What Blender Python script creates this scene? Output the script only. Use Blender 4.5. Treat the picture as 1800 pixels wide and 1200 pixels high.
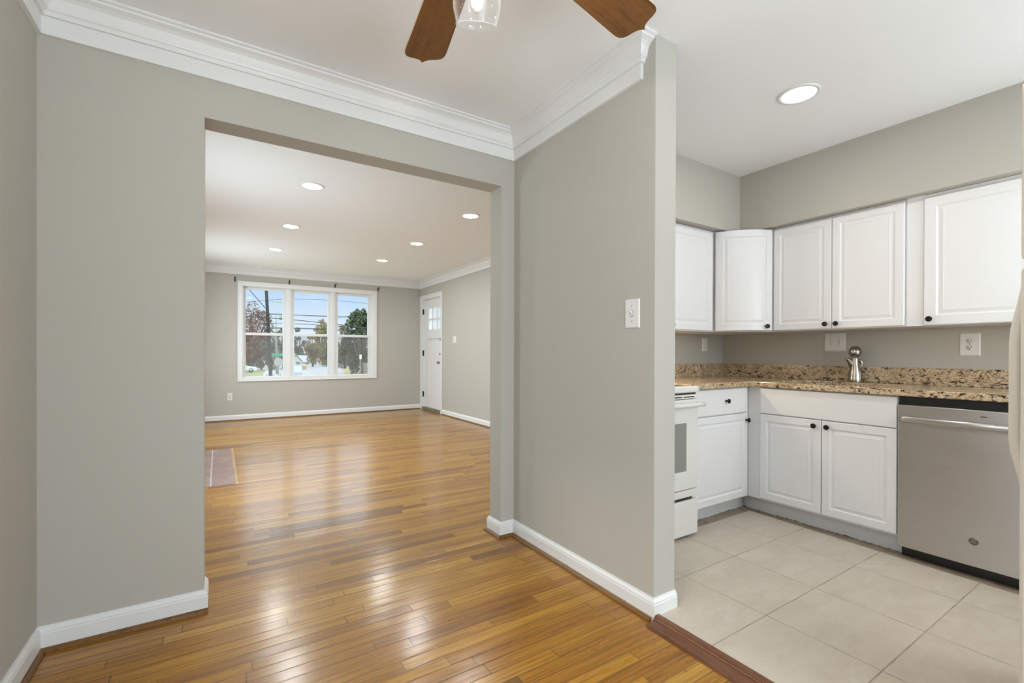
import bpy, bmesh, math, random
from mathutils import Vector, Matrix
from math import pi, sin, cos, radians

for o in list(bpy.data.objects):
    bpy.data.objects.remove(o, do_unlink=True)
SC = bpy.context.scene
COL = SC.collection
random.seed(7)

# ------------------------------------------------------------------ camera
H = 1.10
F = Vector((0.5380907, 0.84288113, -0.00313029))
R = Vector((0.84288667, -0.53808383, 0.0028017))
U = Vector((-0.000677143, 0.00414604, 0.99999118))
FPX, PX, PY = 807.9857, 900.0, 623.434
cd = bpy.data.cameras.new('camera')
cam = bpy.data.objects.new('camera', cd)
COL.objects.link(cam)
m = Matrix((R, U, -F)).transposed().to_4x4()
m.translation = Vector((0, 0, H))
cam.matrix_world = m
cd.sensor_fit = 'HORIZONTAL'
cd.sensor_width = 36.0
cd.lens = FPX / 1800.0 * 36.0
cd.shift_x = 0.0
cd.shift_y = (PY - 600.0) / 1800.0
cd.clip_start = 0.02
cd.clip_end = 500
SC.camera = cam

def at(px, py, Y):
    """world point at depth Y seen at photo pixel (px, py)"""
    r = F + R * ((px - PX) / FPX) - U * ((py - PY) / FPX)
    return Vector((0, 0, H)) + r * (Y / r.y)

def on_ground(px, py, z):
    r = F + R * ((px - PX) / FPX) - U * ((py - PY) / FPX)
    return Vector((0, 0, H)) + r * ((z - H) / r.z)

# ------------------------------------------------------------------ exposure, sky, sun, large lights
SC.view_settings.view_transform = 'Standard'
SC.view_settings.look = 'None'
SC.view_settings.exposure = 0.0
SC.view_settings.gamma = 1.0
SC.view_settings.use_curve_mapping = False

W = bpy.data.worlds.new('sky')
SC.world = W
W.use_nodes = True
nt = W.node_tree
nt.nodes.clear()
wo = nt.nodes.new('ShaderNodeOutputWorld')
bg = nt.nodes.new('ShaderNodeBackground')
tc = nt.nodes.new('ShaderNodeTexCoord')
sx = nt.nodes.new('ShaderNodeSeparateXYZ')
rp = nt.nodes.new('ShaderNodeValToRGB')
e = rp.color_ramp.elements
while len(e) < 6: e.new(0.5)
for s_, (p_, c_) in zip(e, [(0.0, (0.92, 0.96, 1.0)), (0.055, (0.74, 0.87, 1.0)), (0.125, (0.50, 0.71, 0.98)), (0.15, (0.62, 0.79, 1.0)), (0.21, (2.2, 2.6, 3.0)), (1.0, (2.7, 3.0, 3.3))]):
    s_.position = p_; s_.color = (*c_, 1)
nz = nt.nodes.new('ShaderNodeTexNoise'); nz.inputs['Scale'].default_value = 9.0; nz.inputs['Detail'].default_value = 5.0
cr = nt.nodes.new('ShaderNodeValToRGB')
cr.color_ramp.elements[0].position = 0.52; cr.color_ramp.elements[0].color = (0, 0, 0, 1)
cr.color_ramp.elements[1].position = 0.80; cr.color_ramp.elements[1].color = (0.2, 0.2, 0.2, 1)
mx = nt.nodes.new('ShaderNodeMixRGB'); mx.inputs[2].default_value = (0.95, 0.97, 1.0, 1)
L = nt.links.new
L(tc.outputs['Generated'], sx.inputs[0]); L(sx.outputs['Z'], rp.inputs[0])
L(tc.outputs['Generated'], nz.inputs['Vector']); L(nz.outputs[0], cr.inputs[0])
L(cr.outputs[0], mx.inputs[0]); L(rp.outputs[0], mx.inputs[1]); L(mx.outputs[0], bg.inputs[0])
bg.inputs[1].default_value = SKY_STRENGTH = 1.0
L(bg.outputs[0], wo.inputs[0])

def sun():
    d = bpy.data.lights.new('sun', 'SUN'); d.energy = 0.9; d.angle = radians(12); d.color = (1.0, 0.95, 0.86)
    o = bpy.data.objects.new('sun', d); COL.objects.link(o)
    o.rotation_euler = Vector((0.75, 0.28, -0.55)).to_track_quat('-Z', 'Y').to_euler()
sun()

def area(name, loc, direction, sx_, sy_, power, color=(1, 1, 1), shape='RECTANGLE', spread=180):
    d = bpy.data.lights.new(name, 'AREA'); d.shape = shape; d.size = sx_
    if shape in ('RECTANGLE', 'ELLIPSE'): d.size_y = sy_
    d.energy = power; d.color = color; d.spread = radians(spread)
    o = bpy.data.objects.new(name, d); COL.objects.link(o)
    o.location = loc
    o.rotation_euler = Vector(direction).to_track_quat('-Z', 'Y').to_euler()
    return o
# added lamps standing in for daylight at invented, unseen windows and rear door
area('added_side_daylight', (-0.78, 0.62, 1.45), (1, 0, 0.3), 1.25, 1.25, 4.0, (0.82, 0.93, 1.0))
area('added_rear_daylight', (0.75, -1.62, 1.1), (0, 1, 0.72), 1.7, 2.0, 62, (0.79, 0.915, 1.0))
area('added_kitchen_daylight', (2.85, -0.78, 1.5), (0.1, 1, 0.25), 0.95, 0.95, 25, (0.88, 0.95, 1.0))
for y_, w_, t_ in ((4.0, 42, 0.7), (7.35, 40, 0.0)): area('added_living_daylight', (-0.80, y_, 1.15), (1, t_, 0.34), 0.95, 1.2, w_, (0.75, 0.90, 1.0))
pt = area('front_window_portal', (1.41, 9.0, 1.44), (0, -1, 0), 2.1, 1.5, 1)
pt.data.cycles.is_portal = True
CEIL_L, CEIL_D = 2.53, 2.445
LIVING_LIGHTS = [(0.675, 4.25), (0.69, 5.73), (0.665, 7.13), (2.21, 4.27), (2.18, 5.73), (2.13, 7.07)]
KITCHEN_LIGHTS = [(2.528, 1.211), (2.50, -0.05)]
WARM = (1.0, 0.99, 0.98)
for k, (a, b) in enumerate(LIVING_LIGHTS):
    area('living_lamp', (a, b, CEIL_L - 0.02), (0, 0, -1), 0.15, 0.15, 12.5, (0.95, 0.985, 1.0), 'DISK')
for k, (a, b) in enumerate(KITCHEN_LIGHTS):
    area('kitchen_lamp', (a, b, CEIL_D - 0.02), (0, 0, -1), 0.15, 0.15, 4.1, WARM, 'DISK')

# ------------------------------------------------------------------ helpers
class MB:
    def __init__(self):
        self.bm = bmesh.new()
    def face(self, pts, smooth=False):
        f = self.bm.faces.new([self.bm.verts.new(p) for p in pts]); f.smooth = smooth; return f
    def box(self, x0, x1, y0, y1, z0, z1, M=None):
        v = [Vector((x, y, z)) for z in (z0, z1) for y in (y0, y1) for x in (x0, x1)]
        if M is not None: v = [M @ q for q in v]
        v = [self.bm.verts.new(q) for q in v]
        for f in ((0, 2, 3, 1), (4, 5, 7, 6), (0, 1, 5, 4), (1, 3, 7, 5), (3, 2, 6, 7), (2, 0, 4, 6)):
            self.bm.faces.new([v[i] for i in f])
        return self
    def lathe(self, prof, c=(0, 0, 0), M=None, n=32, smooth=True, close=False):
        """prof: (r, z) list; revolved about z through c (then M)"""
        rings = []
        for r, z in prof:
            if r < 1e-6:
                p = Vector((0, 0, z)); p = (M @ p if M is not None else p) + Vector(c)
                rings.append([self.bm.verts.new(p)])
            else:
                ring = []
                for k in range(n):
                    a = 2 * pi * k / n
                    p = Vector((r * cos(a), r * sin(a), z)); p = (M @ p if M is not None else p) + Vector(c)
                    ring.append(self.bm.verts.new(p))
                rings.append(ring)
        pairs = list(zip(rings[:-1], rings[1:]))
        if close: pairs.append((rings[-1], rings[0]))
        for A, B in pairs:
            for k in range(n):
                k2 = (k + 1) % n
                if len(A) == 1 and len(B) == 1: continue
                if len(A) == 1: f = self.bm.faces.new((A[0], B[k2], B[k]))
                elif len(B) == 1: f = self.bm.faces.new((A[k], A[k2], B[0]))
                else: f = self.bm.faces.new((A[k], A[k2], B[k2], B[k]))
                f.smooth = smooth
        return self
    def tube(self, pts, r, n=10, caps=True, flat=1.0):
        pts = [Vector(p) for p in pts]
        rr = r if isinstance(r, (list, tuple)) else [r] * len(pts)
        rings = []; up = None
        for i, p in enumerate(pts):
            t = (pts[min(i + 1, len(pts) - 1)] - pts[max(i - 1, 0)]).normalized()
            if up is None:
                up = Vector((0, 0, 1)) if abs(t.z) < 0.9 else Vector((1, 0, 0))
            s = t.cross(up).normalized(); up = s.cross(t).normalized()
            rings.append([self.bm.verts.new(p + (s * cos(2 * pi * k / n) + up * sin(2 * pi * k / n) * flat) * rr[i]) for k in range(n)])
        for A, B in zip(rings[:-1], rings[1:]):
            for k in range(n):
                f = self.bm.faces.new((A[k], A[(k + 1) % n], B[(k + 1) % n], B[k])); f.smooth = True
        if caps:
            self.bm.faces.new(rings[0][::-1]); self.bm.faces.new(rings[-1])
        return self
    def sweep(self, path, prof, smooth=False):
        """path: XY list; prof: (offset to the right of travel, z) closed outline; mitred corners"""
        P = [Vector((a, b)) for a, b in path]
        secs = []
        for i, p in enumerate(P):
            d1 = (P[i] - P[i - 1]).normalized() if i > 0 else None
            d2 = (P[i + 1] - P[i]).normalized() if i < len(P) - 1 else None
            d1 = d1 or d2; d2 = d2 or d1
            n1 = Vector((d1.y, -d1.x)); n2 = Vector((d2.y, -d2.x))
            mvec = (n1 + n2) / (1 + n1.dot(n2))
            secs.append([self.bm.verts.new((p.x + mvec.x * o, p.y + mvec.y * o, z)) for o, z in prof])
        n = len(prof)
        for A, B in zip(secs[:-1], secs[1:]):
            for k in range(n):
                f = self.bm.faces.new((A[k], A[(k + 1) % n], B[(k + 1) % n], B[k])); f.smooth = smooth
        self.bm.faces.new(secs[0]); self.bm.faces.new(secs[-1][::-1])
        return self
    def prism(self, outline, z0, z1, M=None):
        """extrude an XY outline between z0 and z1"""
        f = lambda p, z: (M @ Vector((p[0], p[1], z))) if M is not None else Vector((p[0], p[1], z))
        a = [self.bm.verts.new(f(p, z0)) for p in outline]
        b = [self.bm.verts.new(f(p, z1)) for p in outline]
        self.bm.faces.new(a[::-1]); self.bm.faces.new(b)
        n = len(a)
        for k in range(n):
            self.bm.faces.new((a[k], a[(k + 1) % n], b[(k + 1) % n], b[k]))
        return self
    def rings(self, w, h, steps, x0=0.0, z0=0.0, y0=0.0):
        """a raised-panel slab in the XZ plane facing -Y: nested rectangles (inset, y)"""
        prev = None
        for ins, y in steps:
            ring = [self.bm.verts.new((x0 + a, y0 + y, z0 + b)) for a, b in
                    ((ins, ins), (w - ins, ins), (w - ins, h - ins), (ins, h - ins))]
            if prev is None: self.bm.faces.new(ring[::-1])
            else:
                for k in range(4):
                    self.bm.faces.new((prev[k], prev[(k + 1) % 4], ring[(k + 1) % 4], ring[k]))
            prev = ring
        self.bm.faces.new(prev)
        return self
    def build(self, name, mat, parent=None, bevel=0.0, seg=2, recalc=True):
        if recalc: bmesh.ops.recalc_face_normals(self.bm, faces=self.bm.faces)
        me = bpy.data.meshes.new(name); self.bm.to_mesh(me); self.bm.free()
        if isinstance(mat, (list, tuple)):
            for q in mat: me.materials.append(q)
        else: me.materials.append(mat)
        o = bpy.data.objects.new(name, me); COL.objects.link(o)
        if parent is not None: o.parent = parent
        if bevel:
            b = o.modifiers.new('edge', 'BEVEL'); b.width = bevel; b.segments = seg; b.limit_method = 'ANGLE'; b.angle_limit = radians(40)
            b.harden_normals = False
        return o

def thing(name, label, cat, loc=(0, 0, 0), rz=0.0, group=None):
    o = bpy.data.objects.new(name, None); COL.objects.link(o)
    o.location = loc; o.rotation_euler = (0, 0, rz); o.empty_display_size = 0.05
    o['label'] = label; o['category'] = cat
    if group: o['group'] = group
    return o
def tag(o, label, cat, group=None):
    o['label'] = label; o['category'] = cat
    if group: o['group'] = group
    return o
def struct(o, label, cat):
    o['kind'] = 'structure'; o['label'] = label; o['category'] = cat
    return o
def sroot(name, label, cat, loc=(0, 0, 0), rz=0.0):
    return struct(thing(name, label, cat, loc, rz), label, cat)
def dup(root, loc, rz, label):
    r = root.copy(); COL.objects.link(r); r.location = loc; r.rotation_euler = (0, 0, rz); r['label'] = label
    for ch in root.children:
        c = ch.copy(); COL.objects.link(c); c.parent = r
        for g in ch.children:
            d = g.copy(); COL.objects.link(d); d.parent = c
    return r

# ------------------------------------------------------------------ materials
def mat(name, color, rough=0.5, metal=0.0, spec=0.5, coat=0.0, bump=None, var=0.0, vscale=8.0, emit=None):
    """bump=(scale, strength, stretch); var = slight colour variation"""
    M = bpy.data.materials.new(name); M.use_nodes = True
    n = M.node_tree.nodes; l = M.node_tree.links
    b = n['Principled BSDF']
    b.inputs['Base Color'].default_value = (*color, 1)
    b.inputs['Roughness'].default_value = rough; b.inputs['Metallic'].default_value = metal
    b.inputs['Specular IOR Level'].default_value = spec; b.inputs['Coat Weight'].default_value = coat
    b.inputs['Coat Roughness'].default_value = 0.15
    t = n.new('ShaderNodeTexCoord')
    if var:
        z = n.new('ShaderNodeTexNoise'); z.inputs['Scale'].default_value = vscale; z.inputs['Detail'].default_value = 4
        r = n.new('ShaderNodeValToRGB')
        r.color_ramp.elements[0].position = 0.3; r.color_ramp.elements[1].position = 0.7
        r.color_ramp.elements[0].color = (*[c * (1 - var) for c in color], 1)
        r.color_ramp.elements[1].color = (*[min(1, c * (1 + var)) for c in color], 1)
        l.new(t.outputs['Object'], z.inputs['Vector']); l.new(z.outputs[0], r.inputs[0]); l.new(r.outputs[0], b.inputs['Base Color'])
    if bump:
        z = n.new('ShaderNodeTexNoise'); z.inputs['Scale'].default_value = bump[0]; z.inputs['Detail'].default_value = 3
        mp = n.new('ShaderNodeMapping'); mp.inputs['Scale'].default_value = bump[2] if len(bump) > 2 else (1, 1, 1)
        u = n.new('ShaderNodeBump'); u.inputs['Strength'].default_value = bump[1]; u.inputs['Distance'].default_value = 0.01
        l.new(t.outputs['Object'], mp.inputs[0]); l.new(mp.outputs[0], z.inputs['Vector'])
        l.new(z.outputs[0], u.inputs['Height']); l.new(u.outputs[0], b.inputs['Normal'])
    if emit:
        b.inputs['Emission Color'].default_value = (*emit[0], 1); b.inputs['Emission Strength'].default_value = emit[1]
    return M

class NG:
    """tiny node-building shorthand"""
    def __init__(self, name):
        self.M = bpy.data.materials.new(name); self.M.use_nodes = True
        self.n = self.M.node_tree.nodes; self.l = self.M.node_tree.links; self.b = self.n['Principled BSDF']
    def node(self, t, **kw):
        q = self.n.new('ShaderNode' + t)
        for k, v in kw.items():
            if k in q.inputs: q.inputs[k].default_value = v
            else: setattr(q, k, v)
        return q
    def math(self, op, a, b=None, c=None):
        q = self.n.new('ShaderNodeMath'); q.operation = op
        for i, v in enumerate((a, b, c)):
            if v is None: continue
            if isinstance(v, (int, float)): q.inputs[i].default_value = v
            else: self.l.new(v, q.inputs[i])
        return q.outputs[0]
    def vec(self, x=0.0, y=0.0, z=0.0):
        q = self.n.new('ShaderNodeCombineXYZ')
        for i, v in enumerate((x, y, z)):
            if isinstance(v, (int, float)): q.inputs[i].default_value = v
            else: self.l.new(v, q.inputs[i])
        return q.outputs[0]
    def noise(self, v, scale=5.0, detail=3.0, rough=0.5, dist=0.0):
        q = self.node('TexNoise', Scale=scale, Detail=detail, Roughness=rough, Distortion=dist); self.l.new(v, q.inputs['Vector']); return q.outputs[0]
    def white(self, v):
        q = self.n.new('ShaderNodeTexWhiteNoise'); q.noise_dimensions = '3D'; self.l.new(v, q.inputs['Vector']); return q.outputs['Value']
    def ramp(self, f, stops, interp='LINEAR'):
        q = self.n.new('ShaderNodeValToRGB'); q.color_ramp.interpolation = interp
        el = q.color_ramp.elements
        while len(el) < len(stops): el.new(0.5)
        for s, (p, c) in zip(el, stops):
            s.position = p; s.color = (*c, 1) if len(c) == 3 else c
        self.l.new(f, q.inputs[0]); return q.outputs[0]
    def mix(self, f, a, b, blend='MIX'):
        q = self.n.new('ShaderNodeMixRGB'); q.blend_type = blend
        for i, v in enumerate((f, a, b)):
            if isinstance(v, (int, float)): q.inputs[i].default_value = v
            elif isinstance(v, tuple): q.inputs[i].default_value = (*v, 1)
            else: self.l.new(v, q.inputs[i])
        return q.outputs[0]
    def bump(self, h, strength=0.2, dist=0.01, normal=None):
        q = self.node('Bump', Strength=strength, Distance=dist); self.l.new(h, q.inputs['Height'])
        if normal is not None: self.l.new(normal, q.inputs['Normal'])
        self.l.new(q.outputs[0], self.b.inputs['Normal']); return q.outputs[0]

def oak_floor():
    g = NG('oak_strip_floor')
    t = g.node('TexCoord'); s = g.node('SeparateXYZ'); g.l.new(t.outputs['Object'], s.inputs[0])
    X, Y = s.outputs[0], s.outputs[1]
    bw = 0.058
    v = g.math('DIVIDE', Y, bw); row = g.math('FLOOR', v); fv = g.math('SUBTRACT', v, row)
    r1 = g.white(g.vec(row, 3.7, 0.0)); r2 = g.white(g.vec(row, 9.1, 2.0))
    ln = g.math('MULTIPLY_ADD', r2, 0.7, 0.55)
    u = g.math('DIVIDE', g.math('ADD', X, g.math('MULTIPLY', r1, 7.0)), ln)
    idx = g.math('FLOOR', u); fu = g.math('SUBTRACT', u, idx)
    rid = g.white(g.vec(row, idx, 1.0)); rid2 = g.white(g.vec(row, idx, 5.0)); rid3 = g.white(g.vec(row, idx, 8.0))
    # grain: stretched noise, shifted per board, plus cathedral rings
    off = g.math('MULTIPLY', rid, 37.0)
    gv = g.vec(g.math('ADD', g.math('MULTIPLY', X, 3.0), off), g.math('MULTIPLY', Y, 95.0), off)
    gr = g.noise(gv, 1.0, 5.0, 0.65, 0.4)
    cv = g.vec(g.math('ADD', g.math('MULTIPLY', X, 1.1), off), g.math('MULTIPLY', Y, 16.0), off)
    cn = g.noise(cv, 1.0, 2.0, 0.5, 1.0)
    rings = g.math('ABSOLUTE', g.math('SINE', g.math('MULTIPLY', cn, 70.0)))
    base = g.ramp(rid, [(0.0, (0.19, 0.072, 0.009)), (0.15, (0.32, 0.135, 0.014)), (0.55, (0.41, 0.196, 0.020)), (0.85, (0.46, 0.238, 0.028)), (1.0, (0.53, 0.298, 0.046))])
    dark = g.mix(1.0, base, (0.50, 0.40, 0.30), 'MULTIPLY')
    fac = g.math('MULTIPLY', g.ramp(gr, [(0.36, (1, 1, 1)), (0.56, (0, 0, 0))]), 0.85)
    c1 = g.mix(fac, base, dark)
    rf = g.math('MULTIPLY', g.math('MULTIPLY', g.ramp(rings, [(0.0, (1, 1, 1)), (0.45, (0, 0, 0))]), g.math('MULTIPLY_ADD', rid2, 0.7, 0.3)), 0.75)
    c2 = g.mix(rf, c1, dark)
    # wear: broad, soft paler and darker areas
    wn = g.noise(g.vec(g.math('MULTIPLY', X, 0.8), g.math('MULTIPLY', Y, 1.6), 0.0), 1.0, 3.0)
    c3 = g.mix(g.math('MULTIPLY', g.ramp(wn, [(0.35, (0, 0, 0)), (0.75, (1, 1, 1))]), 0.25), c2, (0.47, 0.25, 0.035))
    # small nail and scuff marks
    sp = g.node('TexVoronoi', Scale=7.0); g.l.new(t.outputs['Object'], sp.inputs['Vector'])
    spot = g.ramp(sp.outputs['Distance'], [(0.0, (1, 1, 1)), (0.035, (1, 1, 1)), (0.05, (0, 0, 0))])
    c4 = g.mix(g.math('MULTIPLY', spot, 0.55), c3, (0.10, 0.045, 0.015))
    ev = g.math('MINIMUM', fv, g.math('SUBTRACT', 1.0, fv)); eu = g.math('MULTIPLY', g.math('MINIMUM', fu, g.math('SUBTRACT', 1.0, fu)), ln)
    gap = g.math('MAXIMUM', g.ramp(ev, [(0.0, (1, 1, 1)), (0.012, (1, 1, 1)), (0.045, (0, 0, 0))]), g.ramp(eu, [(0.0, (1, 1, 1)), (0.0016, (0, 0, 0))]))
    gapf = g.math('MULTIPLY', gap, g.math('MULTIPLY_ADD', rid3, 0.55, 0.40))
    c5 = g.mix(gapf, c4, (0.09, 0.04, 0.015))
    g.l.new(c5, g.b.inputs['Base Color'])
    wr = g.noise(g.vec(g.math('MULTIPLY', X, 2.5), g.math('MULTIPLY', Y, 7.0), 4.0), 1.0, 4.0)
    g.l.new(g.math('MULTIPLY_ADD', wr, 0.16, 0.34), g.b.inputs['Roughness'])
    g.b.inputs['Specular IOR Level'].default_value = 0.12
    g.b.inputs['Coat Weight'].default_value = 0.8; g.b.inputs['Coat Tint'].default_value = (1.0, 0.95, 0.74, 1); g.b.inputs['Coat Roughness'].default_value = 0.20; g.b.inputs['Coat IOR'].default_value = 1.55
    # each board is very slightly crowned, with uneven old varnish
    hh = g.math('ADD', g.math('MULTIPLY', g.ramp(ev, [(0.0, (1, 1, 1)), (0.03, (0, 0, 0))]), -0.35), g.math('MULTIPLY', g.noise(g.vec(g.math('MULTIPLY', X, 3.0), g.math('MULTIPLY', Y, 15.0), 1.0), 1.0, 2.0), 0.9))
    hh = g.math('ADD', hh, g.math('MULTIPLY', g.math('MULTIPLY', fv, g.math('SUBTRACT', rid2, 0.5)), 0.55))
    nb = g.bump(hh, 0.34, 0.004)
    g.l.new(nb, g.b.inputs['Coat Normal'])
    return g.M

def tile_floor():
    g = NG('beige_floor_tile')
    t = g.node('TexCoord'); s = g.node('SeparateXYZ'); g.l.new(t.outputs['Object'], s.inputs[0])
    X, Y = s.outputs[0], s.outputs[1]
    u = g.math('DIVIDE', g.math('SUBTRACT', X, 1.946 - 4 * 0.421), 0.421); v = g.math('DIVIDE', g.math('SUBTRACT', Y, 0.65 - 4 * 0.4015), 0.4015)
    iu = g.math('FLOOR', u); iv = g.math('FLOOR', v); fu = g.math('SUBTRACT', u, iu); fv = g.math('SUBTRACT', v, iv)
    rid = g.white(g.vec(iu, iv, 0.0))
    n1 = g.noise(g.vec(g.math('ADD', g.math('MULTIPLY', X, 5.0), g.math('MULTIPLY', rid, 20.0)), g.math('MULTIPLY', Y, 11.0), rid), 1.0, 6.0, 0.65, 0.6)
    n2 = g.noise(t.outputs['Object'], 60.0, 3.0, 0.6)
    c = g.ramp(n1, [(0.25, (0.50, 0.425, 0.335)), (0.5, (0.575, 0.50, 0.41)), (0.78, (0.64, 0.58, 0.495))])
    c = g.mix(g.math('MULTIPLY', g.ramp(n2, [(0.35, (1, 1, 1)), (0.6, (0, 0, 0))]), 0.18), c, (0.44, 0.37, 0.29))
    c = g.mix(g.math('MULTIPLY', rid, 0.25), c, (0.60, 0.535, 0.45))
    e1 = g.math('MULTIPLY', g.math('MINIMUM', fu, g.math('SUBTRACT', 1.0, fu)), 0.421); e2 = g.math('MULTIPLY', g.math('MINIMUM', fv, g.math('SUBTRACT', 1.0, fv)), 0.4015)
    ed = g.math('MINIMUM', e1, e2)
    gr = g.ramp(ed, [(0.0, (1, 1, 1)), (0.0017, (1, 1, 1)), (0.0027, (0, 0, 0))])
    gn = g.noise(t.outputs['Object'], 9.0, 3.0)
    gc = g.ramp(gn, [(0.35, (0.20, 0.155, 0.105)), (0.65, (0.40, 0.335, 0.255))])
    c = g.mix(gr, c, gc)
    g.l.new(c, g.b.inputs['Base Color'])
    g.b.inputs['Roughness'].default_value = 0.42; g.b.inputs['Specular IOR Level'].default_value = 0.4
    hh = g.math('ADD', g.math('MULTIPLY', gr, -1.0), g.math('MULTIPLY', n1, 0.25))
    g.bump(hh, 0.25, 0.003)
    return g.M

def granite(name, cream, tan, dark):
    g = NG(name)
    t = g.node('TexCoord'); O = t.outputs['Object']
    mp = g.node('Mapping'); mp.inputs['Scale'].default_value = (1.0, 1.0, 1.0); mp.inputs['Rotation'].default_value = (0.6, 0.4, 0.5); g.l.new(O, mp.inputs[0])
    mp2 = g.node('Mapping'); mp2.inputs['Scale'].default_value = (1.0, 0.45, 1.0); mp2.inputs['Rotation'].default_value = (0.9, 0.2, 0.4); g.l.new(O, mp2.inputs[0])
    n1 = g.noise(mp.outputs[0], 42.0, 4.0, 0.65, 0.8)
    n2 = g.noise(mp2.outputs[0], 52.0, 4.0, 0.65, 1.4)
    n3 = g.noise(mp.outputs[0], 7.0, 3.0, 0.6, 0.5)
    lt = tuple(min(1, q * 1.28) for q in cream)
    c = g.ramp(n1, [(0.32, tan), (0.45, cream), (0.56, lt), (0.68, tan)])
    c = g.mix(g.ramp(n3, [(0.38, (0, 0, 0)), (0.72, (0.55, 0.55, 0.55))]), c, tan)
    n4 = g.noise(mp.outputs[0], 95.0, 3.0, 0.6)
    c = g.mix(g.ramp(n4, [(0.34, (0.85, 0.85, 0.85)), (0.455, (0, 0, 0))]), c, (0.17, 0.10, 0.05))
    c = g.mix(g.ramp(n2, [(0.405, (1, 1, 1)), (0.47, (0, 0, 0))]), c, dark)
    g.l.new(c, g.b.inputs['Base Color'])
    g.b.inputs['Roughness'].default_value = 0.16; g.b.inputs['Specular IOR Level'].default_value = 0.55
    return g.M

def wood(name, a, b, axis=0, scale=1.0, rough=0.4, figure=0.7):
    g = NG(name)
    t = g.node('TexCoord'); mp = g.node('Mapping')
    sc = [70.0 * scale] * 3; sc[axis] = 4.0 * scale; mp.inputs['Scale'].default_value = sc
    g.l.new(t.outputs['Object'], mp.inputs[0])
    n1 = g.noise(mp.outputs[0], 1.0, 5.0, 0.65, 0.3)
    mp2 = g.node('Mapping'); sc = [9.0 * scale] * 3; sc[axis] = 1.8 * scale; mp2.inputs['Scale'].default_value = sc; g.l.new(t.outputs['Object'], mp2.inputs[0])
    n2 = g.noise(mp2.outputs[0], 1.0, 2.0, 0.5, 0.9)
    rg = g.math('ABSOLUTE', g.math('SINE', g.math('MULTIPLY', n2, 38.0)))
    c = g.mix(n1, a, b)
    c = g.mix(g.math('MULTIPLY', g.ramp(rg, [(0.0, (1, 1, 1)), (0.5, (0, 0, 0))]), figure), c, tuple(q * 0.62 for q in a))
    c = g.mix(g.math('MULTIPLY', g.ramp(n1, [(0.36, (1, 1, 1)), (0.46, (0, 0, 0))]), 0.5), c, tuple(q * 0.5 for q in a))
    g.l.new(c, g.b.inputs['Base Color']); g.b.inputs['Roughness'].default_value = rough
    return g.M

def steel():
    g = NG('brushed_stainless')
    t = g.node('TexCoord'); mp = g.node('Mapping'); mp.inputs['Scale'].default_value = (3.0, 3.0, 600.0); g.l.new(t.outputs['Object'], mp.inputs[0])
    n1 = g.noise(mp.outputs[0], 1.0, 3.0, 0.6)
    g.l.new(g.ramp(n1, [(0.3, (0.52, 0.50, 0.475)), (0.7, (0.60, 0.58, 0.555))]), g.b.inputs['Base Color'])
    g.b.inputs['Metallic'].default_value = 1.0
    g.l.new(g.math('MULTIPLY_ADD', n1, 0.10, 0.25), g.b.inputs['Roughness'])
    g.b.inputs['Anisotropic'].default_value = 0.8; g.b.inputs['Anisotropic Rotation'].default_value = 0.25
    tg = g.node('Tangent'); tg.direction_type = 'RADIAL'; tg.axis = 'Z'; g.l.new(tg.outputs[0], g.b.inputs['Tangent'])
    return g.M

def glass(name, tint=(1, 1, 1), refl=1.0, haze=0.0, hazecol=(0.8, 0.85, 0.85), rim=0.0):
    M = bpy.data.materials.new(name); M.use_nodes = True
    n = M.node_tree.nodes; l = M.node_tree.links; n.clear()
    o = n.new('ShaderNodeOutputMaterial'); tr = n.new('ShaderNodeBsdfTransparent'); gl = n.new('ShaderNodeBsdfGlossy')
    tr.inputs[0].default_value = (*tint, 1); gl.inputs['Roughness'].default_value = 0.02
    lw = n.new('ShaderNodeLayerWeight'); lw.inputs[0].default_value = 0.5
    pw = n.new('ShaderNodeMath'); pw.operation = 'POWER'; l.new(lw.outputs['Facing'], pw.inputs[0]); pw.inputs[1].default_value = 4.0
    mu = n.new('ShaderNodeMath'); mu.operation = 'MULTIPLY_ADD'; mu.inputs[1].default_value = 0.75 * refl; mu.inputs[2].default_value = 0.04 * refl; l.new(pw.outputs[0], mu.inputs[0])
    mx = n.new('ShaderNodeMixShader'); l.new(mu.outputs[0], mx.inputs[0]); l.new(tr.outputs[0], mx.inputs[1]); l.new(gl.outputs[0], mx.inputs[2])
    out = mx.outputs[0]
    if haze:
        d = n.new('ShaderNodeBsdfDiffuse'); d.inputs[0].default_value = (*hazecol, 1)
        m2 = n.new('ShaderNodeMixShader'); m2.inputs[0].default_value = haze
        if rim:
            h2 = n.new('ShaderNodeMath'); h2.operation = 'MULTIPLY_ADD'; l.new(pw.outputs[0], h2.inputs[0]); h2.inputs[1].default_value = rim; h2.inputs[2].default_value = haze; l.new(h2.outputs[0], m2.inputs[0])
        l.new(out, m2.inputs[1]); l.new(d.outputs[0], m2.inputs[2]); out = m2.outputs[0]
    l.new(out, o.inputs[0])
    return M

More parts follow.
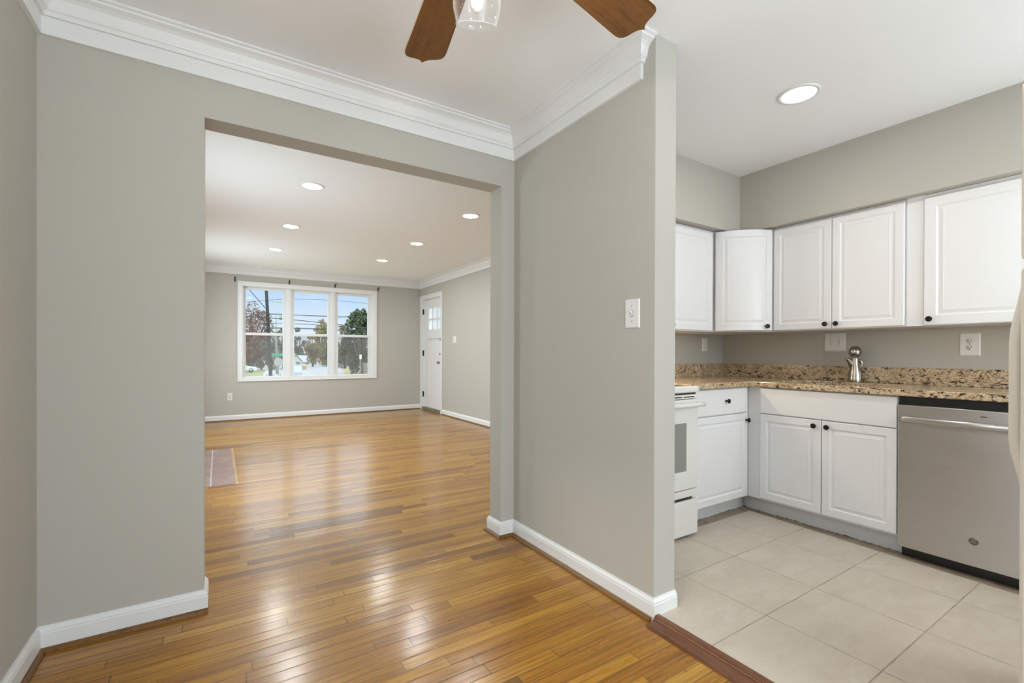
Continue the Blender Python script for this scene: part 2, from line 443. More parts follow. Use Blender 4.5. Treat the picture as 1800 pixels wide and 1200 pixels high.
M_WALL = mat('greige_wall_paint', (0.500, 0.478, 0.428), 0.75, spec=0.25, bump=(180, 0.05))
M_CEIL = mat('white_ceiling_paint', (0.88, 0.885, 0.885), 0.9, spec=0.15, bump=(220, 0.04))
M_TRIM = mat('white_trim_paint', (0.80, 0.80, 0.79), 0.38, spec=0.45)
M_CAB = mat('white_cabinet_foil', (0.80, 0.80, 0.805), 0.35, spec=0.45)
M_DOOR = mat('white_door_paint', (0.79, 0.79, 0.785), 0.35, spec=0.45)
M_VINYL = mat('white_window_vinyl', (0.78, 0.79, 0.79), 0.4, spec=0.4)
M_OAK = oak_floor()
M_TILE = tile_floor()
M_STRIP = mat('stained_tile_border', (0.30, 0.235, 0.17), 0.5, var=0.2, vscale=14)
M_SHOE = wood('stained_shoe_wood', (0.13, 0.055, 0.010), (0.23, 0.105, 0.022), 1, 1.0, 0.4, 0.3)
M_THRESH = wood('walnut_threshold_wood', (0.115, 0.040, 0.016), (0.20, 0.080, 0.035), 1, 1.0, 0.3, 0.4)
M_BLADE = wood('walnut_blade_veneer', (0.115, 0.042, 0.008), (0.23, 0.094, 0.018), 0, 1.0, 0.45, 0.22)
M_BLADE_EDGE = mat('pale_blade_edge', (0.62, 0.47, 0.33), 0.6)
M_GRANITE = granite('tan_granite', (0.58, 0.46, 0.31), (0.38, 0.235, 0.11), (0.040, 0.028, 0.022))
M_STEEL = steel()
M_CHROME = mat('brushed_nickel', (0.42, 0.39, 0.35), 0.24, 1.0)
M_BRONZE = mat('oil_rubbed_bronze', (0.018, 0.014, 0.012), 0.32, 0.6, 0.5)
M_BLACK = mat('black_plastic', (0.012, 0.012, 0.013), 0.3)
M_BLACKGLASS = mat('black_ceramic_glass', (0.015, 0.015, 0.017), 0.08)
M_ENAMEL = mat('white_appliance_enamel', (0.77, 0.76, 0.72), 0.28, spec=0.5)
M_BISQUE = mat('bisque_fridge_enamel', (0.72, 0.66, 0.58), 0.35, spec=0.45)
M_OVENGLASS = mat('grey_oven_glass', (0.26, 0.26, 0.245), 0.12, spec=0.6)
M_PLATE = mat('white_wallplate', (0.78, 0.765, 0.74), 0.35)
M_PLATEW = mat('off_white_wallplate', (0.76, 0.75, 0.69), 0.35)
M_SLOT = mat('dark_slot', (0.03, 0.028, 0.025), 0.6)
M_HEARTH = mat('mauve_brown_hearth_tile', (0.31, 0.205, 0.185), 0.22, var=0.16, vscale=6)
M_GROUT = mat('pale_grout', (0.42, 0.40, 0.40), 0.7)
M_LENS = mat('lit_diffuser', (1, 1, 1), 0.5, emit=((1.0, 0.98, 0.95), 6.0))
M_GLASS = glass('window_glass', (0.98, 0.99, 0.99), 0.08)
M_SCREEN = glass('insect_screen', (0.86, 0.86, 0.86), 0.0, 0.30, (0.42, 0.43, 0.42))
M_SHADE = glass('clear_shade_glass', (1.0, 1.0, 1.0), 0.5, 0.012, (0.95, 0.95, 0.95), 0.25)
M_BULB = mat('frosted_bulb', (0.62, 0.62, 0.61), 0.35, emit=((1.0, 0.97, 0.92), 0.05))
M_BRASS = mat('warm_fan_metal', (0.80, 0.78, 0.74), 0.3, 0.2)
M_HINGE = mat('black_hinge', (0.02, 0.02, 0.02), 0.4, 0.5)
M_RODMETAL = mat('dark_bracket_metal', (0.05, 0.048, 0.045), 0.4, 0.7)
M_HOODBULB = mat('added_warm_bulb', (1, 0.95, 0.85), 0.4, emit=((1.0, 0.8, 0.55), 4.0))  # glow of the bulb in the added range hood

# ================================================================== THE ROOMS
XL, YH, YH2, XP, XP2, YE = -0.572, 2.40, 2.531, 1.546, 1.678, 1.307
YF, XD, XS, ZW = 8.86, 3.456, 3.72, -0.022          # ZW: the oak floor lies lower than the tile
OX0, OX1, OZ = -0.052, 1.452, 2.119                  # opening to the living room
TOP = 2.75
def walls(name, boxes, label, m=None):
    b = MB()
    for q in boxes: b.box(*q)
    return struct(b.build(name, m or M_WALL, bevel=0.0), label, 'wall')

b = MB(); b.box(-0.75, XD + 0.2, YH - 0.02, 9.05, -0.2, ZW); b.box(-0.75, 1.53, -1.5, YH - 0.02, -0.2, ZW)
struct(b.build('floor', M_OAK), 'honey oak strip floor running through dining area and living room', 'floor')
b = MB(); b.box(1.53, 3.85, -0.75, YH, -0.2, 0.0)
struct(b.build('kitchen_floor', M_TILE), 'beige square ceramic tile floor in the kitchen', 'floor')
b = MB(); b.box(2.46, 3.205, 1.822, 1.90, -0.01, 0.0012); b.prism([(3.152, 1.822), (3.205, 1.822), (3.205, 0.2), (3.085, 0.2), (3.105, 0.942)], -0.01, 0.0012)
struct(b.build('trim_floor_border', M_STRIP), 'narrow brown stained tile border along the white cabinet toe kicks', 'trim')

walls('wall_left', [(-0.75, XL, -1.5, -0.03, -0.2, TOP), (-0.75, XL, 1.27, 3.5, -0.2, TOP), (-0.75, XL, 3.5, 4.5, -0.2, 0.5), (-0.75, XL, 3.5, 4.5, 1.8, TOP), (-0.75, XL, 4.5, 6.85, -0.2, TOP), (-0.75, XL, 6.85, 7.85, -0.2, 0.5), (-0.75, XL, 6.85, 7.85, 1.8, TOP), (-0.75, XL, 7.85, 9.05, -0.2, TOP), (-0.75, XL, -0.03, 1.27, -0.2, 0.85), (-0.75, XL, -0.03, 1.27, 2.05, TOP)], 'greige left wall of the dining area')
walls('wall_header', [(XL, OX0, YH, YH2, -0.2, TOP), (OX0, OX1, YH, YH2, OZ, TOP), (OX1, 3.85, YH, YH2, -0.2, TOP)], 'greige wall with the wide opening into the living room')
walls('wall_partition', [(XP, XP2, YE, YH, -0.2, TOP)], 'greige partition wall between dining area and kitchen')
wx0, wx1, wz0, wz1 = 0.335, 2.495, 0.655, 2.225
walls('wall_far', [(XL, wx0, YF, 9.05, -0.2, TOP), (wx1, XD + 0.2, YF, 9.05, -0.2, TOP), (wx0, wx1, YF, 9.05, -0.2, wz0), (wx0, wx1, YF, 9.05, wz1, TOP)], 'greige far wall of the living room around the triple window')
dy0, dy1, dz1 = 7.835, 8.752, 2.165
walls('wall_right', [(XD, XD + 0.2, YH2, dy0, -0.2, TOP), (XD, XD + 0.2, dy1, YF, -0.2, TOP), (XD, XD + 0.2, dy0, dy1, dz1, TOP)], 'greige right wall of the living room beside the front door')
walls('wall_sink', [(XS, XS + 0.15, -0.75, YH, -0.2, TOP)], 'greige kitchen wall behind the sink counter')
walls('wall_back', [(-0.75, -0.1, -1.65, -1.5, -0.2, TOP), (1.6, 1.8, -1.65, -1.5, -0.2, TOP), (-0.1, 1.6, -1.65, -1.5, 2.1, TOP), (1.68, 1.8, -1.5, -0.6, -0.2, TOP), (1.68, 2.35, -0.75, -0.6, -0.2, TOP), (3.35, 3.85, -0.75, -0.6, -0.2, TOP), (2.35, 3.35, -0.75, -0.6, -0.2, 1.0), (2.35, 3.35, -0.75, -0.6, 2.0, TOP)], 'greige rear walls behind the camera')

b = MB(); b.box(-0.75, 3.87, -1.65, YH + 0.02, CEIL_D, CEIL_D + 0.12)
struct(b.build('ceiling', M_CEIL), 'smooth white ceiling over dining area and kitchen', 'ceiling')
b = MB(); b.box(-0.75, XD + 0.2, YH2 - 0.02, 9.05, CEIL_L, CEIL_L + 0.12)
struct(b.build('ceiling_living', M_CEIL), 'smooth white ceiling of the living room', 'ceiling')
b = MB(); SX, SY, SZ = 3.339, 2.017, 2.013
b.prism([(XP2, YH), (XP2, SY), (SX, SY), (SX, -0.6), (XS, -0.6), (XS, YH)], SZ, CEIL_D)
struct(b.build('wall_soffit', M_WALL), 'greige soffit box above the white wall cabinets', 'wall')

# crown mouldings
def crown_prof(z, h, p):
    s = h / 0.153; q = p / 0.09
    pts = [(0.0, -0.160), (0.016, -0.160), (0.016, -0.094), (0.027, -0.094), (0.027, -0.085), (0.031, -0.078), (0.036, -0.075),
           (0.039, -0.068), (0.042, -0.052), (0.047, -0.035), (0.058, -0.026), (0.070, -0.021), (0.076, -0.019), (0.078, -0.012), (0.090, -0.008), (0.090, 0.0), (0.0, 0.0)]
    return [(a * q, z + c * s) for a, c in pts]
b = MB(); b.sweep([(XL, -1.5), (XL, YH), (XP, YH), (XP, 1.39), (XP + 0.0008, 1.39)], crown_prof(CEIL_D, 0.153, 0.09))
struct(b.build('trim_crown_dining', M_TRIM), 'white stepped crown moulding around the dining area ceiling', 'trim')
b = MB(); b.sweep([(XL, YH2), (XL, YF), (XD, YF), (XD, YH2)], crown_prof(CEIL_L, 0.128, 0.09))
struct(b.build('trim_crown_living', M_TRIM), 'white crown moulding around the living room ceiling', 'trim')

# baseboards and stained shoe mouldings
BB = [(0, -0.006), (0.014, -0.006), (0.014, 0.046), (0.012, 0.050), (0.0125, 0.055), (0.009, 0.062), (0.005, 0.066), (0.004, 0.072), (0, 0.072)]
SH = [(0.012, ZW - 0.002), (0.031, ZW - 0.002), (0.030, ZW + 0.006), (0.026, ZW + 0.012), (0.020, ZW + 0.0165), (0.012, ZW + 0.0175)]
LP = [(XL, -1.5), (XL, YH), (OX0, YH), (OX0, YH2), (XL, YH2), (XL, YF), (XD, YF)]
RP = [(XD, 7.776), (XD, YH2), (OX1, YH2), (OX1, YH), (XP, YH), (XP, YE)]
b = MB(); b.sweep(LP, BB); struct(b.build('baseboard_left', M_TRIM), 'white baseboard along the left dining walls and far living room wall', 'baseboard')
b = MB(); b.sweep(RP + [(XP2 + 0.004, YE)], BB); struct(b.build('baseboard_right', M_TRIM), 'white baseboard along the partition, jamb and right living room wall', 'baseboard')
b = MB(); b.sweep([(XL, -1.5), (XL, YH), (OX0 + 0.016, YH)], SH); b.sweep([(XL, YH2), (XL, YF), (XD, YF)], SH); struct(b.build('trim_shoe_left', M_SHOE), 'brown stained shoe moulding under the left and far baseboards', 'trim')
b = MB(); b.sweep(RP, SH); struct(b.build('trim_shoe_right', M_SHOE), 'brown stained shoe moulding under the partition baseboard', 'trim')
b = MB(); b.sweep([(1.562, YE - 0.016), (1.562, -0.6)], [(0, -0.03), (0.082, -0.03), (0.082, -0.020), (0.074, -0.012), (0.034, -0.006), (0.030, 0.004), (0.022, 0.009), (0.004, 0.009), (0, 0.006)])
struct(b.build('trim_threshold', M_THRESH), 'dark reddish brown wooden threshold between oak floor and tile', 'trim')

# ------------------------------------------------------------------ triple living-room window
win = sroot('window_1', 'white triple double-hung window facing the street', 'window')
b = MB(); c0, c1, cz0, cz1 = 0.263, 2.563, 0.618, 2.29
def frame(b, x0, x1, z0, z1, w, y0, y1, wb=None):
    wb = w if wb is None else wb
    b.box(x0, x0 + w, y0, y1, z0, z1); b.box(x1 - w, x1, y0, y1, z0, z1)
    b.box(x0 + w, x1 - w, y0, y1, z0, z0 + wb); b.box(x0 + w, x1 - w, y0, y1, z1 - w, z1)
frame(b, c0, c1, cz0, cz1, 0.072, YF - 0.016, YF); frame(b, c0, c1, cz0, cz1, 0.022, YF - 0.024, YF - 0.015)
b.build('window_casing', M_TRIM, win, bevel=0.004)
b = MB(); frame(b, wx0, wx1, wz0, wz1, 0.014, YF - 0.004, 9.05)
UN = [(0.349, 0.985), (1.085, 1.722), (1.822, 2.452)]
for a, c in ((0.985, 1.085), (1.722, 1.822)): b.box(a, c, 8.895, 9.02, wz0, wz1)
for a, c in ((0.985, 1.085), (1.722, 1.822)): b.box(a + 0.02, c - 0.02, 8.885, 8.90, wz0, wz1)
b.box(2.452, wx1, 8.895, 9.02, wz0, wz1); b.box(wx0, 0.349, 8.895, 9.02, wz0, wz1)
b.build('window_frame', M_VINYL, win, bevel=0.003)
PN = [(0.384, 0.944), (1.126, 1.682), (1.866, 2.414)]
for k in range(3):
    u0, u1 = UN[k]; p0, p1 = PN[k]
    def sash(name, y0, y1, z0, z1, pz0, pz1):
        b = MB()
        b.box(u0, p0, y0, y1, z0, z1); b.box(p1, u1, y0, y1, z0, z1)
        b.box(p0, p1, y0, y1, z0, pz0); b.box(p0, p1, y0, y1, pz1, z1)
        s = b.build(name, M_VINYL, win, bevel=0.003)
        ym = (y0 + y1) / 2
        b = MB(); b.face([(p0 - .004, ym, pz0 - .004), (p1 + .004, ym, pz0 - .004), (p1 + .004, ym, pz1 + .004), (p0 - .004, ym, pz1 + .004)])
        b.build('pane', M_GLASS, s)
        return s
    up = sash('upper_sash', 8.945, 8.975, 1.405, 2.212, 1.441, 2.170)
    lo = sash('lower_sash', 8.908, 8.940, 0.668, 1.437, 0.700, 1.395)
    b = MB(); b.box((p0 + p1) / 2 - 0.03, (p0 + p1) / 2 + 0.03, 8.918, 8.936, 1.437, 1.446); b.build('sash_lock', M_VINYL, lo)
    b = MB(); b.face([(u0, 8.992, wz0 + 0.014), (u1, 8.992, wz0 + 0.014), (u1, 8.992, 1.41), (u0, 8.992, 1.41)])
    sc = b.build('insect_screen', M_SCREEN, win); sc['label'] = 'grey half-height insect screen outside the lower sash'

# unseen windows and rear glazed door, added as openings for the fill light
w2 = sroot('added_window_2', 'added unseen white framed dining side window behind the camera', 'window')
b = MB()
def framey(b, y0, y1, z0, z1, w, x0, x1):
    b.box(x0, x1, y0, y0 + w, z0, z1); b.box(x0, x1, y1 - w, y1, z0, z1)
    b.box(x0, x1, y0 + w, y1 - w, z0, z0 + w); b.box(x0, x1, y0 + w, y1 - w, z1 - w, z1)
framey(b, -0.10, 1.34, 0.78, 2.12, 0.075, XL, XL + 0.018); framey(b, -0.03, 1.27, 0.85, 2.05, 0.05, -0.72, -0.62); b.box(-0.70, -0.64, 0.02, 1.22, 1.43, 1.48)
b.build('window_casing', M_TRIM, w2, bevel=0.003)
b = MB(); b.face([(-0.67, 0.02, 0.9), (-0.67, 1.22, 0.9), (-0.67, 1.22, 2.0), (-0.67, 0.02, 2.0)]); b.build('pane', M_GLASS, w2)
for n_, y_ in (('added_window_3', 4.0), ('added_window_4', 7.35)):
    w3 = sroot(n_, 'added unseen white framed window on the left living room wall', 'window')  # invented opening for the living room side fill
    b = MB(); framey(b, y_ - 0.57, y_ + 0.57, 0.43, 1.87, 0.075, XL, XL + 0.018); framey(b, y_ - 0.5, y_ + 0.5, 0.5, 1.8, 0.05, -0.72, -0.62); b.box(-0.70, -0.64, y_ - 0.45, y_ + 0.45, 1.13, 1.18)
    b.build('window_casing', M_TRIM, w3, bevel=0.003)
    b = MB(); b.face([(-0.67, y_ - 0.45, 0.55), (-0.67, y_ + 0.45, 0.55), (-0.67, y_ + 0.45, 1.75), (-0.67, y_ - 0.45, 1.75)]); b.build('pane', M_GLASS, w3)
w5 = sroot('added_window_5', 'added unseen white framed kitchen window beside the refrigerator', 'window')  # invented opening that brightens the kitchen ceiling and soffit
b = MB(); frame(b, 2.28, 3.42, 0.93, 2.07, 0.075, -0.6, -0.582); frame(b, 2.35, 3.35, 1.0, 2.0, 0.05, -0.72, -0.62); b.box(2.40, 3.30, -0.70, -0.64, 1.48, 1.53)
b.build('window_casing', M_TRIM, w5, bevel=0.003)
b = MB(); b.face([(2.4, -0.67, 1.05), (3.3, -0.67, 1.05), (3.3, -0.67, 1.95), (2.4, -0.67, 1.95)]); b.build('pane', M_GLASS, w5)
d2 = sroot('added_door_2', 'added unseen white framed sliding glass door behind the camera', 'door')  # invented glazed door for the fill from behind the camera
b = MB(); frame(b, -0.1, 1.6, ZW, 2.1, 0.06, -1.62, -1.53); b.box(0.72, 0.80, -1.61, -1.54, 0.03, 2.04); b.build('door_frame', M_TRIM, d2, bevel=0.003)
b = MB(); b.face([(-0.05, -1.575, 0.03), (1.55, -1.575, 0.03), (1.55, -1.575, 2.05), (-0.05, -1.575, 2.05)]); b.build('pane', M_GLASS, d2)

# ------------------------------------------------------------------ front door (in the right living-room wall, facing -X)
dr = sroot('door_1', 'white front door with six small panes near the window', 'door', (XD, 8.86, 0.0), -pi / 2)
# local: x runs towards the camera (world -Y), front faces -y (world -X), width 0.108 .. 1.025
b = MB(); b.box(0.002, 0.112, -0.018, 0.0, ZW, 2.238); b.box(1.022, 1.080, -0.018, 0.0, ZW, 2.238); b.box(0.112, 1.022, -0.018, 0.0, 2.160, 2.238)
b.box(0.002, 1.086, -0.026, -0.016, 2.222, 2.240)
b.box(0.108, 0.120, 0.0, 0.19, ZW, 2.16); b.box(1.013, 1.025, 0.0, 0.19, ZW, 2.16); b.box(0.12, 1.013, 0.0, 0.19, 2.150, 2.162)
b.build('door_casing', M_TRIM, dr, bevel=0.003)
SX0, SX1, SB, ST = 0.121, 1.011, 0.035, 2.146
lx = [(0.372, 0.548), (0.592, 0.760), (0.812, 0.988 - 0.012)]
lz = [(1.562, 1.742), (1.772, 1.975)]
b = MB(); y0, y1 = 0.022, 0.064
b.box(SX0, lx[0][0], y0, y1, SB, ST); b.box(lx[2][1], SX1, y0, y1, SB, ST)
b.box(lx[0][0], lx[2][1], y0, y1, lz[1][1], ST); b.box(lx[0][0], lx[2][1], y0, y1, 1.385, lz[0][0]); b.box(lx[0][0], lx[2][1], y0, y1, lz[0][1], lz[1][0])
for a, c in ((lx[0][1], lx[1][0]), (lx[1][1], lx[2][0])):
    for p, q in lz: b.box(a, c, y0, y1, p, q)
b.box(lx[0][0], lx[2][1], y0, y1, SB, 0.285)                       # bottom rail
b.box(lx[0][0], lx[2][1], y0 + 0.012, y1, 0.285, 1.385)            # recessed lower panel
b.box(0.26, 0.972, y0 - 0.010, y0, 1.378, 1.398)                   # ledge under the panes
slab = b.build('door_slab', M_DOOR, dr, bevel=0.003)
b = MB()
for a, c in lx:
    for p, q in lz: b.face([(a, 0.045, p), (c, 0.045, p), (c, 0.045, q), (a, 0.045, q)])
b.build('pane', M_GLASS, slab)
for zc in (0.285, 1.10, 1.925):
    b = MB(); b.box(0.110, 0.132, 0.004, 0.023, zc - 0.052, zc + 0.052); b.lathe([(0.007, zc - 0.055), (0.007, zc + 0.055)], (0.12, 0.004, 0), n=10)
    h = b.build('hinge', M_HINGE, dr); h['label'] = 'black butt hinge'
MY = Matrix.Rotation(pi / 2, 4, 'X')      # z axis -> -y
b = MB(); b.lathe([(0, 0.0), (0.032, 0.0), (0.032, 0.006), (0.013, 0.012), (0.012, 0.032), (0.024, 0.040), (0.031, 0.052), (0.029, 0.064), (0.016, 0.071), (0, 0.072)], (0.945, 0.022, 0.925), MY)
k = b.build('door_knob', M_CHROME, dr); k['label'] = 'satin nickel door knob'
b = MB(); b.lathe([(0, 0), (0.030, 0), (0.030, 0.010), (0.022, 0.016), (0, 0.017)], (0.968, 0.022, 1.085), MY); b.box(0.962, 0.974, -0.012, 0.006, 1.068, 1.102)
k = b.build('deadbolt', M_CHROME, dr); k['label'] = 'satin nickel deadbolt turn'
b = MB(); b.box(0.985, 1.008, 0.004, 0.022, 1.33, 1.44); b.tube([(0.996, 0.0, 1.43), (0.998, -0.006, 1.36), (1.006, -0.006, 1.31), (1.016, -0.004, 1.345)], 0.004, 6); b.box(1.014, 1.05, -0.028, -0.018, 1.335, 1.375)
k = b.build('chain_latch', M_CHROME, dr); k['label'] = 'small metal chain latch'
b = MB(); b.box(0.112, 1.022, -0.020, 0.19, ZW - 0.004, 0.030); b.build('door_sill', mat('worn_tan_sill', (0.20, 0.165, 0.11), 0.5, var=0.2), dr, bevel=0.004)

# ------------------------------------------------------------------ curtain-rod brackets over the window
br = thing('curtain_bracket', 'dark metal curtain rod bracket above the window, the one nearest the left wall', 'bracket', (0.227, YF, 2.312), 0, 'curtain rod brackets')
b = MB(); b.box(-0.011, 0.011, -0.004, 0.0, -0.040, 0.034); b.build('back_plate', M_RODMETAL, br, bevel=0.001)
b = MB(); b.box(-0.006, 0.006, -0.075, -0.004, 0.012, 0.022); b.tube([(0, -0.062, 0.022), (0, -0.055, 0.014), (0, -0.068, 0.006), (0, -0.086, 0.012), (0, -0.090, 0.030)], 0.006, 8)
b.build('rod_hook', M_RODMETAL, br)
for x_, lb in ((1.04, 'dark metal curtain rod bracket above the mullion between left and middle sashes'), (1.80, 'dark metal curtain rod bracket above the mullion between middle and right sashes'), (2.589, 'dark metal curtain rod bracket above the window, the one nearest the front door')):
    dup(br, (x_, YF, 2.325), 0, lb)

# ------------------------------------------------------------------ switches and outlets
def plate(b, w, h, t=0.006): b.rings(w, h, [(0, 0), (0, -t * 0.4), (0.005, -t)], -w / 2, -h / 2)
def toggle(par, x, n='toggle', m=M_PLATE):
    b = MB(); b.box(x - 0.005, x + 0.005, -0.008, -0.005, -0.0125, 0.0125)
    for v in [(-0.0042, 0.0042)]: b.face([(x + v[0], -0.008, -0.004), (x + v[1], -0.008, -0.004), (x + v[1] * .8, -0.019, 0.009), (x + v[0] * .8, -0.019, 0.009)]); b.face([(x + v[0], -0.008, 0.010), (x + v[0] * .8, -0.019, 0.013), (x + v[1] * .8, -0.019, 0.013), (x + v[1], -0.008, 0.010)]); b.face([(x + v[0] * .8, -0.019, 0.009), (x + v[1] * .8, -0.019, 0.009), (x + v[1] * .8, -0.019, 0.013), (x + v[0] * .8, -0.019, 0.013)]); b.face([(x + v[0], -0.008, -0.004), (x + v[0] * .8, -0.019, 0.009), (x + v[0] * .8, -0.019, 0.013), (x + v[0], -0.008, 0.010)]); b.face([(x + v[1], -0.008, -0.004), (x + v[1], -0.008, 0.010), (x + v[1] * .8, -0.019, 0.013), (x + v[1] * .8, -0.019, 0.009)])
    return b.build(n, m, par)
def screws(par, pts):
    for x, z in pts:
        b = MB(); b.lathe([(0, 0), (0.0030, 0), (0.0026, 0.0012), (0, 0.0014)], (x, -0.0058, z), MY, 12); b.build('plate_screw', M_CHROME, par)
def dark_gap(par, x):
    b = MB(); b.box(x - 0.0062, x + 0.0062, -0.0064, -0.004, -0.0145, 0.0145); b.build('toggle_slot', M_SLOT, par)
def receptacle(par, z, m):
    b = MB(); b.lathe([(0, 0), (0.0168, 0), (0.0160, 0.0022), (0, 0.0024)], (0, -0.0055, z), MY, 28); f = b.build('receptacle_face', m, par)
    b = MB(); b.box(-0.0085, -0.0058, -0.0085, -0.006, z - 0.001, z + 0.0085); b.box(0.0058, 0.0085, -0.0085, -0.006, z + 0.000, z + 0.0075)
    b.lathe([(0, 0), (0.0030, 0), (0.0030, 0.0006), (0, 0.0006)], (0, -0.0079, z - 0.0075), MY, 12); b.build('socket_slot', M_SLOT, f)

t = thing('light_switch', 'white single toggle switch plate on the partition wall', 'light switch', (XP, 1.429, 1.277), -pi / 2)
t.rotation_euler = (0, 0, -pi / 2)
b = MB(); plate(b, 0.084, 0.128); b.build('wall_plate', M_PLATE, t); dark_gap(t, 0); toggle(t, 0); screws(t, [(0, 0.034), (0, -0.034)])
t = thing('light_switch', 'white double toggle switch plate beside the front door', 'light switch', (XD, 7.262, 1.335), -pi / 2)
b = MB(); plate(b, 0.120, 0.122); b.build('wall_plate', M_PLATE, t); toggle(t, -0.023); toggle(t, 0.023)
t = thing('light_switch', 'white double toggle switch plate over the kitchen backsplash', 'light switch', (XS, 1.530, 1.186), -pi / 2)
b = MB(); plate(b, 0.133, 0.130); b.build('wall_plate', M_PLATE, t)
for q in (-0.0235, 0.0235): dark_gap(t, q); toggle(t, q)
screws(t, [(-0.0235, 0.031), (-0.0235, -0.031), (0.0235, 0.031), (0.0235, -0.031)])
t = thing('power_outlet', 'white duplex outlet above the counter near the dishwasher', 'outlet', (XS, 0.828, 1.160), -pi / 2)
b = MB(); plate(b, 0.090, 0.133); b.build('wall_plate', M_PLATE, t); receptacle(t, 0.0195, M_PLATE); receptacle(t, -0.0195, M_PLATE); screws(t, [(0, 0)])
t = thing('power_outlet', 'small off-white duplex outlet low on the far wall under the window', 'outlet', (0.157, YF, 0.375))
b = MB(); plate(b, 0.068, 0.126); b.build('wall_plate', M_PLATEW, t); receptacle(t, 0.0195, M_PLATEW); receptacle(t, -0.0195, M_PLATEW)
t = thing('blank_plate', 'narrow white wall plate in the shaded corner behind the stove counter', 'wall plate', (3.462, YH, 1.178))
b = MB(); plate(b, 0.070, 0.110); b.build('wall_plate', M_PLATE, t); screws(t, [(0, 0.03), (0, -0.03)])

# ------------------------------------------------------------------ recessed ceiling lights
rl = thing('recessed_light', 'round recessed ceiling light in the living room, nearest the opening in the left row', 'ceiling light', (*LIVING_LIGHTS[0], CEIL_L), 0, 'recessed ceiling lights')
b = MB(); b.lathe([(0.097, 0.0), (0.097, -0.003), (0.094, -0.006), (0.080, -0.007), (0.078, -0.003), (0.078, 0.0)], n=48); b.build('trim_ring', M_TRIM, rl)
b = MB(); b.lathe([(0, -0.0055), (0.06, -0.0055), (0.0785, -0.0035)], n=48); b.build('diffuser', M_LENS, rl)
for (a_, b_), lb in zip(LIVING_LIGHTS[1:], ('round recessed ceiling light in the living room, middle of the left row', 'round recessed ceiling light in the living room, left row nearest the window',
        'round recessed ceiling light in the living room, nearest the opening in the right row', 'round recessed ceiling light in the living room, middle of the right row', 'round recessed ceiling light in the living room, right row nearest the window')):
    dup(rl, (a_, b_, CEIL_L), 0, lb)
dup(rl, (*KITCHEN_LIGHTS[0], CEIL_D), 0, 'large bright recessed ceiling light over the kitchen floor')

# ------------------------------------------------------------------ hearth at the living-room left wall
t = thing('fireplace_hearth', 'mauve brown tiled hearth set into the oak floor at the left wall', 'hearth', (0, 0, 0))
b = MB(); b.box(XL, 0.122, 4.585, 6.27, -0.15, ZW + 0.0035); b.build('hearth_tiles', M_HEARTH, t, bevel=0.002)
b = MB(); b.box(-0.062, -0.050, 4.59, 6.265, -0.1, ZW + 0.0042); b.build('grout_line', M_GROUT, t)
b = MB(); b.box(0.123, 0.145, 4.56, 6.30, -0.1, ZW + 0.003); b.build('wood_border', mat('plain_oak_border', (0.46, 0.30, 0.13), 0.35, var=0.25, vscale=9), t)

# ================================================================== CEILING FAN
FC = (0.515, 0.937)
fan = thing('ceiling_fan', 'ceiling fan with walnut blades and clear glass light shades', 'ceiling fan', (FC[0], FC[1], CEIL_D))
b = MB(); b.lathe([(0, 0), (0.075, 0), (0.075, -0.02), (0.055, -0.05), (0.02, -0.055), (0, -0.055)]); b.build('canopy', M_BRASS, fan)
b = MB(); b.lathe([(0.013, -0.05), (0.013, -0.17)]); b.build('downrod', M_BRASS, fan)
b = MB(); b.lathe([(0, -0.16), (0.05, -0.165), (0.105, -0.19), (0.115, -0.22), (0.112, -0.255), (0.085, -0.28), (0.05, -0.29), (0, -0.29)]); b.build('motor_housing', M_BRASS, fan)
BZ = 2.160 - CEIL_D
def blade_outline():
    pts = [(0.20, -0.045), (0.26, -0.058), (0.34, -0.0615), (0.45, -0.066), (0.585, -0.0725)]
    # rounded lower corner, ogee to the centre point, mirrored
    half = [(0.607, -0.0725), (0.622, -0.069), (0.632, -0.061), (0.637, -0.050), (0.640, -0.037), (0.643, -0.024), (0.648, -0.013), (0.656, -0.005), (0.663, 0.0)]
    low = pts + half
    return low + [(x, -y) for x, y in reversed(low[:-1])]
for k in range(5):
    a = radians(80.6 + 72 * k)
    M0 = Matrix.Rotation(a, 4, 'Z') @ Matrix.Translation((0, 0, BZ)) @ Matrix.Rotation(radians(-9), 4, 'X')
    ol = blade_outline(); b = MB(); b.prism(ol, -0.0035, 0.0035)
    for f in b.bm.faces:
        f.material_index = 1 if abs(f.normal.z) < 0.5 and len(f.verts) == 4 else 0
    bl = b.build('blade', [M_BLADE, M_BLADE_EDGE], fan); bl.matrix_local = M0
    b = MB(); b.prism([(0.10, -0.014), (0.17, -0.018), (0.22, -0.040), (0.27, -0.036), (0.285, 0.0), (0.27, 0.036), (0.22, 0.040), (0.17, 0.018), (0.10, 0.014)], -0.010, -0.0045)
    b.lathe([(0.006, -0.013), (0.006, -0.009), (0, -0.009)], (0.24, 0.02, -0.002), n=10); b.lathe([(0.006, -0.013), (0.006, -0.009), (0, -0.009)], (0.24, -0.02, -0.002), n=10)
    b.build('blade_iron', M_BRASS, bl)
b = MB(); b.lathe([(0, -0.28), (0.06, -0.285), (0.075, -0.31), (0.07, -0.34), (0.03, -0.36), (0, -0.365)]); lk = b.build('light_kit', M_BRASS, fan)
